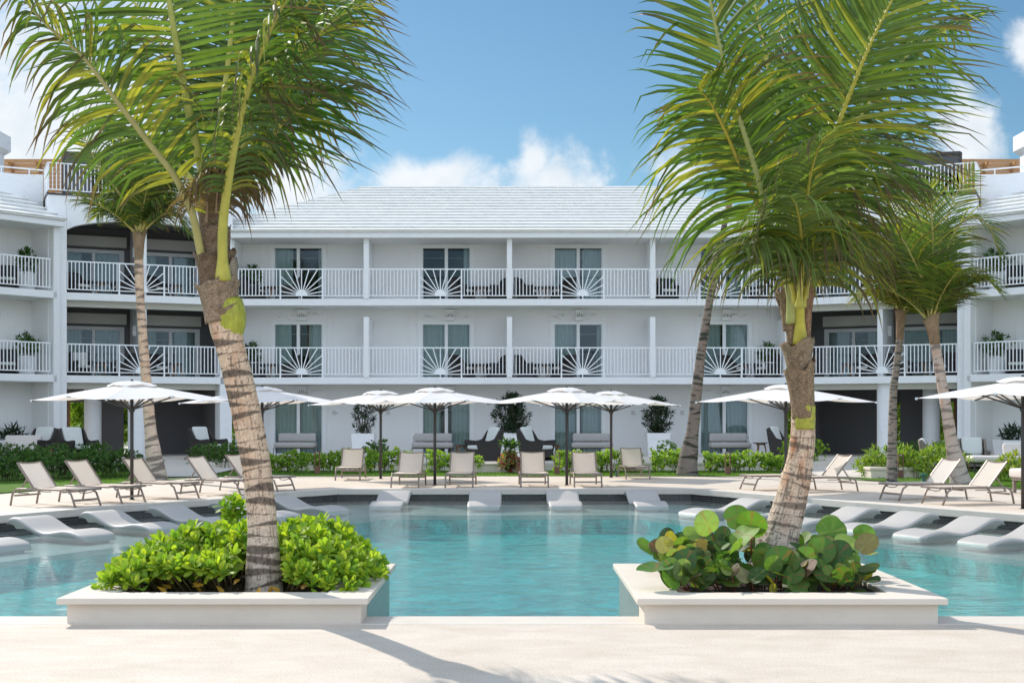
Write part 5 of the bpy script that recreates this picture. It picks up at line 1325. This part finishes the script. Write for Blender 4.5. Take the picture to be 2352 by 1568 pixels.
# front frond with drooping dark leaflets
F(WP([(512, 640, 11.8), (512, 520, 11.6), (527, 400, 11.35), (548, 290, 11.15), (580, 170, 10.95), (625, 60, 10.8), (680, -40, 10.65), (750, -130, 10.5)]), .050, .85, .040, (0, -.3, .9), grav=4.2, wind=(.3, 0, 0), t0=.26, n=58, seed=13, rc=(.46, .43, .08), lift=.05, tipbrown=.85, hue=(.06, .115, .025))
# right-hand fronds behind
F(WP([(492, 480, 12.05), (530, 380, 12.2), (575, 280, 12.4), (630, 140, 12.6), (700, 20, 12.8), (780, -80, 13.0)]), .05, 1.45, .042, (.3, .6, .5), grav=1.7, wind=wr, t0=.20, n=64, seed=14, alpha=(5, 35), lift=0, tipbrown=.75)
F(WP([(490, 470, 12.1), (515, 360, 12.4), (560, 240, 12.7), (620, 80, 13.0), (690, -40, 13.3)]), .05, 1.35, .042, (.1, .8, .3), grav=1.4, wind=wr, t0=.2, n=60, seed=15, alpha=(0, 35), lift=0, tipbrown=.7)
F(WP([(496, 500, 12.0), (540, 410, 12.1), (600, 350, 12.2), (660, 270, 12.3), (730, 230, 12.4), (800, 215, 12.5)]), .045, .95, .040, (.2, .3, .9), grav=3.2, wind=(.6, 0, 0), t0=.2, n=52, seed=16, lift=.1, tipbrown=.9)
F(WP([(484, 460, 12.1), (465, 370, 12.5), (440, 270, 12.9), (390, 140, 13.3), (320, 20, 13.7), (230, -60, 14)]), .05, 1.25, .042, (-.2, .8, .4), grav=1.6, wind=(.2, 0, 0), t0=.2, n=58, seed=17, alpha=(0, 35), lift=0)
F(WP([(486, 450, 12.1), (498, 330, 12.3), (520, 180, 12.5), (540, 0, 12.6), (565, -180, 12.7)]), .045, 1.2, .040, (.1, 1, 0), grav=.9, wind=wr, t0=.3, n=60, seed=18, alpha=(10, 40), lift=.1, hue=(.06, .115, .02))
F(WP([(482, 480, 12.1), (430, 400, 12.4), (370, 350, 12.7), (300, 300, 13.0), (230, 290, 13.2)]), .04, .85, .036, (-.2, .3, .9), grav=3, wind=(.2, 0, 0), t0=.25, n=44, seed=19, lift=.1, yellow=.2, hue=(.06, .11, .02))
F(WP([(496, 520, 12.0), (520, 450, 12.1), (560, 400, 12.15), (600, 360, 12.2), (640, 350, 12.25)]), .035, .62, .038, (.2, 0, 1), grav=4, wind=(.4, 0, 0), t0=.3, n=30, seed=20, lift=0, yellow=.45, tipbrown=.9)
F(WP([(495, 500, 11.9), (560, 340, 11.7), (640, 190, 11.5), (740, 70, 11.3), (850, -10, 11.2)]), .035, 1.0, .040, (-.1, -.2, .9), grav=2.2, wind=wr, t0=.35, n=50, seed=22, lift=.1, tipbrown=.8)

# dry brown shreds hanging at the heart of the crown
for i_, (x_, y_) in enumerate([(500, 430), (478, 450), (520, 400)]):
    F(WP([(x_-4, y_+60, 11.75), (x_, y_, 11.7), (x_+14, y_-35, 11.6), (x_+34, y_-55, 11.5)]), .008, .60, .030, (0, 0, 1), grav=6, wind=(.25, 0, 0), t0=.15, n=22, seed=60+i_, hue=(.17, .105, .06), yellow=.15, tipbrown=1, lift=0, rc=(.3, .2, .12))

# big right palm ------------------------------------------------------
o2 = Vector((2.40, 12.5, .17))
p2 = thing('palm_tree', 'big coconut palm rising straight from the right pool planter', 'palm tree', tuple(o2), 0, 'coconut palms')
D2 = 12.5
trunk(p2, o2, [(1752, 1345, 112, D2), (1775, 1290, 104, D2), (1802, 1200, 94, D2), (1825, 1115, 82, D2), (1840, 1040, 70, D2), (1845, 975, 66, D2), (1843, 900, 62, D2), (1838, 800, 56, D2), (1830, 700, 50, D2), (1825, 640, 44, D2)], .0095, 76, 8, cracks=1.5, pink=.75, band=.095, grey_base=.9, darkness=.75)
def q2(x, y, d=D2-.03): return W(x, y, d)
wrap(p2, o2, q2(1846, 985), q2(1846, 930), .115, .12, -150, -20, 1, (.38, .36, .04), jag=.05, flare=0, name='green_leaf_base', mat='rachis')
wrap(p2, o2, q2(1846, 960), q2(1836, 830), .118, .135, -200, 120, 2, BR, flare=.03, jag=.12)
wrap(p2, o2, q2(1838, 880), q2(1832, 780), .12, .14, -190, 150, 4, (.33, .24, .16), flare=.05, jag=.1)
wrap(p2, o2, q2(1822, 800), q2(1815, 640), .065, .07, -190, 170, 5, BR, flare=.03, jag=.2)
wrap(p2, o2, q2(1848, 810), q2(1850, 660), .06, .065, -190, 170, 6, (.34, .20, .12), flare=.03, jag=.2)
wrap(p2, o2, q2(1810, 760), q2(1802, 650), .05, .07, -190, 170, 7, BR, flare=.03, jag=.3)
F = lambda *a, **k: frond(p2, o2, *a, **k)
wv = (1.3, .2, .1)
GR = (.40, .42, .08)
F(WP([(1820, 740, 12.4), (1815, 680, 12.3), (1802, 620, 12.15), (1777, 548, 12.0), (1739, 400, 11.75), (1693, 253, 11.55), (1659, 127, 11.4), (1631, 0, 11.3), (1600, -130, 11.2), (1560, -260, 11.1)]), .040, .95, .042, (-.5, -.8, .1), grav=.8, wind=wv, t0=.32, n=66, seed=31, rc=(.40, .42, .14), alpha=(25, 50), lift=.1, tipbrown=.45, hue=(.07, .14, .03))
F(WP([(1838, 790, 12.4), (1838, 680, 12.3), (1844, 548, 12.1), (1869, 440, 11.95), (1907, 337, 11.8), (1945, 236, 11.7), (1996, 110, 11.55), (2045, 10, 11.45), (2110, -110, 11.3)]), .048, 1.3, .042, (-.3, -.8, .3), grav=.9, wind=wv, t0=.34, n=68, seed=32, rc=(.52, .46, .06), alpha=(15, 45), lift=.1, tipbrown=.5, hue=(.09, .155, .022))
F(WP([(1828, 640, 12.5), (1818, 500, 12.6), (1823, 363, 12.8), (1844, 253, 13.0), (1870, 140, 13.2), (1935, 40, 13.4), (2020, -60, 13.6)]), .05, 1.35, .042, (.1, .9, .2), grav=.6, wind=wv, t0=.22, n=66, seed=33, rc=(.25, .27, .10), alpha=(10, 45), lift=0, hue=(.075, .145, .02))
F(WP([(1825, 660, 12.4), (1795, 590, 12.2), (1745, 480, 12.0), (1700, 380, 11.8), (1665, 300, 11.6), (1630, 235, 11.4), (1600, 200, 11.2)]), .045, 1.22, .042, (-.5, 0, .8), grav=3.0, wind=(-.45, 0, 0), t0=.18, n=64, seed=34, rc=(.52, .42, .06), alpha=(20, 45), lift=0, tipbrown=.35)
F(WP([(1840, 640, 12.5), (1870, 500, 12.6), (1920, 370, 12.8), (1990, 240, 13.0), (2070, 140, 13.2), (2150, 80, 13.4), (2230, 50, 13.6)]), .05, 1.1, .042, (.1, .3, .9), grav=2.6, wind=(.8, 0, 0), t0=.22, n=60, seed=36, tipbrown=.7, lift=.1)
F(WP([(1842, 680, 12.4), (1875, 580, 12.3), (1930, 490, 12.2), (1990, 430, 12.1), (2050, 410, 12.0), (2110, 425, 11.9)]), .045, 1.0, .042, (.1, 0, 1), grav=3.2, wind=(.9, 0, 0), t0=.2, n=54, seed=37, tipbrown=.9, yellow=.2, hue=(.075, .13, .02), lift=.05)
F(WP([(1836, 700, 12.2), (1840, 590, 11.9), (1850, 480, 11.6), (1862, 400, 11.35), (1880, 340, 11.1), (1905, 300, 10.9)]), .042, .95, .042, (-.1, -.3, .9), grav=3.8, wind=(.7, 0, 0), t0=.25, n=40, seed=38, rc=(.5, .44, .08), tipbrown=.8, lift=0, yellow=.15, hue=(.13, .20, .05))
F(WP([(1830, 640, 12.4), (1822, 480, 12.5), (1800, 320, 12.7), (1770, 180, 12.9), (1740, 40, 13.1), (1710, -90, 13.3)]), .045, 1.1, .040, (0, .9, .3), grav=.9, wind=wv, t0=.25, n=60, seed=39, alpha=(20, 50), lift=0)
F(WP([(1835, 620, 12.5), (1860, 440, 12.7), (1910, 280, 13.0), (1980, 120, 13.3), (2060, -20, 13.6), (2150, -120, 13.8)]), .045, 1.3, .042, (.1, .9, .3), grav=1.0, wind=wv, t0=.25, n=60, seed=40, alpha=(10, 40), lift=0, hue=(.065, .12, .02))
F(WP([(1838, 700, 12.4), (1860, 620, 12.4), (1900, 560, 12.4), (1950, 530, 12.4), (2000, 540, 12.4)]), .035, .75, .038, (.1, 0, 1), grav=3.6, wind=(.8, 0, 0), t0=.2, n=40, seed=41, tipbrown=.9, yellow=.3, lift=0)
F(WP([(1840, 660, 12.5), (1890, 520, 12.8), (1960, 400, 13.1), (2040, 320, 13.4), (2120, 290, 13.6)]), .04, 1.0, .040, (.1, .2, 1), grav=3.0, wind=(.9, 0, 0), t0=.25, n=50, seed=43, tipbrown=.8, hue=(.06, .11, .02), lift=0)

F(WP([(1828, 690, 12.2), (1805, 610, 12.0), (1770, 560, 11.8), (1735, 545, 11.6), (1700, 560, 11.4)]), .035, .95, .040, (0, 0, 1), grav=4.5, wind=(.25, 0, 0), t0=.2, n=44, seed=44, tipbrown=.7, lift=0, yellow=.25, hue=(.12, .17, .04))
F(WP([(1842, 700, 12.2), (1870, 610, 12.0), (1915, 550, 11.8), (1965, 535, 11.6)]), .035, 1.0, .040, (0, 0, 1), grav=4.5, wind=(.7, 0, 0), t0=.2, n=44, seed=45, tipbrown=.95, lift=0, yellow=.3, hue=(.11, .15, .03))
F(WP([(1836, 700, 12.1), (1842, 600, 11.8), (1838, 520, 11.5), (1828, 470, 11.2), (1815, 450, 11.0)]), .035, .9, .040, (0, 0, 1), grav=4.5, wind=(.3, 0, 0), t0=.2, n=40, seed=46, tipbrown=.7, lift=0, yellow=.1, hue=(.14, .21, .06))

# distant palms --------------------------------------------------------
def crown(palm, org, c, d, specs, Lm, n, seed, hue=(.07, .125, .022), yellow=.2, wl=.045, wind=(.5, 0, 0)):
    "specs: list of picture point lists with a depth offset for the tip"
    for i, (pl, dd, U, gr) in enumerate(specs):
        m = len(pl); pts = [c]+[W(x, y, d+dd*(k+1)/m) for k, (x, y) in enumerate(pl)]
        frond(palm, org, pts, .05, Lm, wl, U, grav=gr*.8, wind=wind, t0=.18, n=n, seed=seed+i, segs=4, hue=hue, yellow=yellow, rc=(.42, .36, .10), lift=.1)
def fan(c, d, k, seed, rx=2.2, s=1):
    "extra fronds all round the crown so that it is whole from every side"
    r = random.Random(seed); out = []
    for i in range(k):
        a = 2*PI*i/k+r.uniform(-.2, .2); e = r.uniform(.75, 1.4); L_ = rx*r.uniform(.8, 1.1); P = [c]
        for t in (.3, .6, .85, 1.0):
            P.append(c+Vector((math.cos(a)*L_*t*math.cos(e), math.sin(a)*L_*t*math.cos(e), L_*(math.sin(e)*t-.38*t*t))))
        out.append(P)
    return out
def palm(lb, base, path, seed, specs, Lm, nleaf, k_extra, rx, yellow=.2, hue=(.07, .125, .022), sheath=True, tk={}, wl=.045, wind=(.5, 0, 0)):
    d = path[0][3]; org = Vector(base); p = thing('palm_tree', lb, 'palm tree', tuple(org), 0, 'coconut palms')
    trunk(p, org, path, .03, 16, seed, **tk)
    xt, yt, wt, dt = path[-1]; c = W(xt, yt, dt)
    if sheath:
        wrap(p, org, W(*path[-2][:2], dt), c+Vector((0, 0, .25)), wt*dt/3000*.55, wt*dt/3000*.8, -180, 180, seed, BR, flare=.04, jag=.15, nu=14, nv=6)
    crown(p, org, c, dt, specs, Lm, nleaf, seed*10, hue, yellow, wl, wind)
    for i, P in enumerate(fan(c, dt, k_extra, seed, rx)):
        frond(p, org, P, .045, Lm*.9, wl, UP, grav=1.2, wind=wind, t0=.18, n=nleaf, seed=seed*10+50+i, segs=4, hue=hue, yellow=yellow, rc=(.42, .36, .10), lift=.1)
    return p
dA = 37.5
palm('slim palm with a ringed trunk in front of the left loggias', G(360, 1102), [(362, 1103, 50, dA), (352, 1040, 38, dA), (345, 980, 32, dA), (334, 850, 27, dA), (323, 700, 23, dA), (319, 610, 25, dA), (320, 545, 18, dA)], 5,
     [([(301, 490), (271, 440), (226, 383), (196, 320), (165, 280)], -1.0, (-.4, 0, .9), 2.2), ([(324, 480), (332, 430), (338, 370), (345, 320)], -.8, (0, -1, .2), .8), ([(340, 480), (370, 420), (400, 380), (430, 350)], .5, (.3, .3, .8), 1.8),
      ([(340, 500), (375, 470), (405, 460), (430, 475)], -.6, (.2, 0, 1), 3), ([(300, 500), (270, 470), (240, 470), (220, 500)], .6, (-.2, 0, 1), 3), ([(335, 480), (360, 400), (385, 350), (405, 320)], .3, (.2, .8, .3), 1.0), ([(312, 480), (292, 410), (280, 350), (270, 300)], .3, (-.1, .9, .2), 1.0), ([(345, 515), (380, 490), (410, 498), (432, 535)], -.2, (.2, 0, 1), 3.6), ([(345, 490), (375, 440), (410, 420), (445, 440)], .2, (.2, 0, 1), 3.2)], 1.1, 56, 8, 3.1, yellow=.15, tk=dict(dark=(.10, .085, .075), band=.2, darkness=.8))
palm('slim dark trunked palm leaning right behind the big right palm', G(1578, 1092), [(1578, 1093, 54, 39.8), (1580, 1060, 46, 39.8), (1592, 980, 34, 39.8), (1600, 900, 30, 39.7), (1612, 800, 25, 39.6), (1630, 690, 21, 39.5), (1645, 600, 18, 39.4), (1668, 500, 15, 39.2), (1690, 420, 12, 39)], 6,
     [([(1720, 360), (1760, 330), (1800, 340)], 0, (.2, 0, 1), 2.5)], 1.0, 40, 8, 2.8, tk=dict(base=(.22, .175, .14), dark=(.035, .04, .032), band=.15, darkness=1.0, pink=.1))
palm('palm with yellowing fronds between the right planter palm and the right edge', G(2048, 1106), [(2048, 1107, 27, 36), (2050, 1000, 22, 36), (2052, 900, 21, 36), (2058, 850, 19, 36), (2066, 780, 19, 36), (2070, 725, 16, 36)], 7,
     [([(2060, 660), (2040, 610), (2010, 580), (1975, 580)], -.8, (-.2, 0, 1), 3), ([(2075, 650), (2085, 590), (2100, 540), (2130, 510)], -.5, (.2, -.5, .6), 2), ([(2050, 690), (2020, 670), (1990, 670), (1965, 690)], -.3, (0, 0, 1), 3), ([(2065, 640), (2060, 560), (2050, 490), (2030, 430)], 0, (0, -1, .2), 1)],
     1.0, 48, 10, 2.6, yellow=.5, hue=(.13, .15, .025), tk=dict(base=(.25, .21, .17), dark=(.04, .05, .042), band=.10, darkness=1.0, pink=.1))
palm('palm with a tall upright frond near the right edge', G(2208, 1113), [(2208, 1114, 52, 34.8), (2198, 1070, 42, 34.8), (2185, 1010, 34, 34.8), (2172, 930, 30, 34.8), (2160, 860, 27, 34.8), (2148, 790, 26, 34.8), (2138, 742, 22, 34.8)], 9,
     [([(2142, 640), (2143, 560), (2139, 480), (2135, 415)], -.8, (0, 1, .1), .5), ([(2160, 640), (2185, 550), (2225, 500), (2270, 520), (2300, 590)], -.3, (.4, 0, .9), 1.6), ([(2165, 690), (2200, 650), (2250, 635), (2300, 670)], -.6, (.2, 0, 1), 1.8),
      ([(2120, 650), (2095, 590), (2065, 540), (2020, 520)], -.6, (-.3, 0, .9), 2.2), ([(2125, 620), (2115, 520), (2100, 450), (2075, 400)], .4, (-.2, .9, .3), 1.2), ([(2150, 620), (2170, 520), (2200, 440), (2240, 390)], .5, (.2, .9, .3), .8)],
     1.25, 58, 10, 2.9, yellow=.18, hue=(.085, .15, .022), tk=dict(base=(.50, .40, .33), dark=(.14, .115, .10), band=.22, darkness=.8, pink=.3))
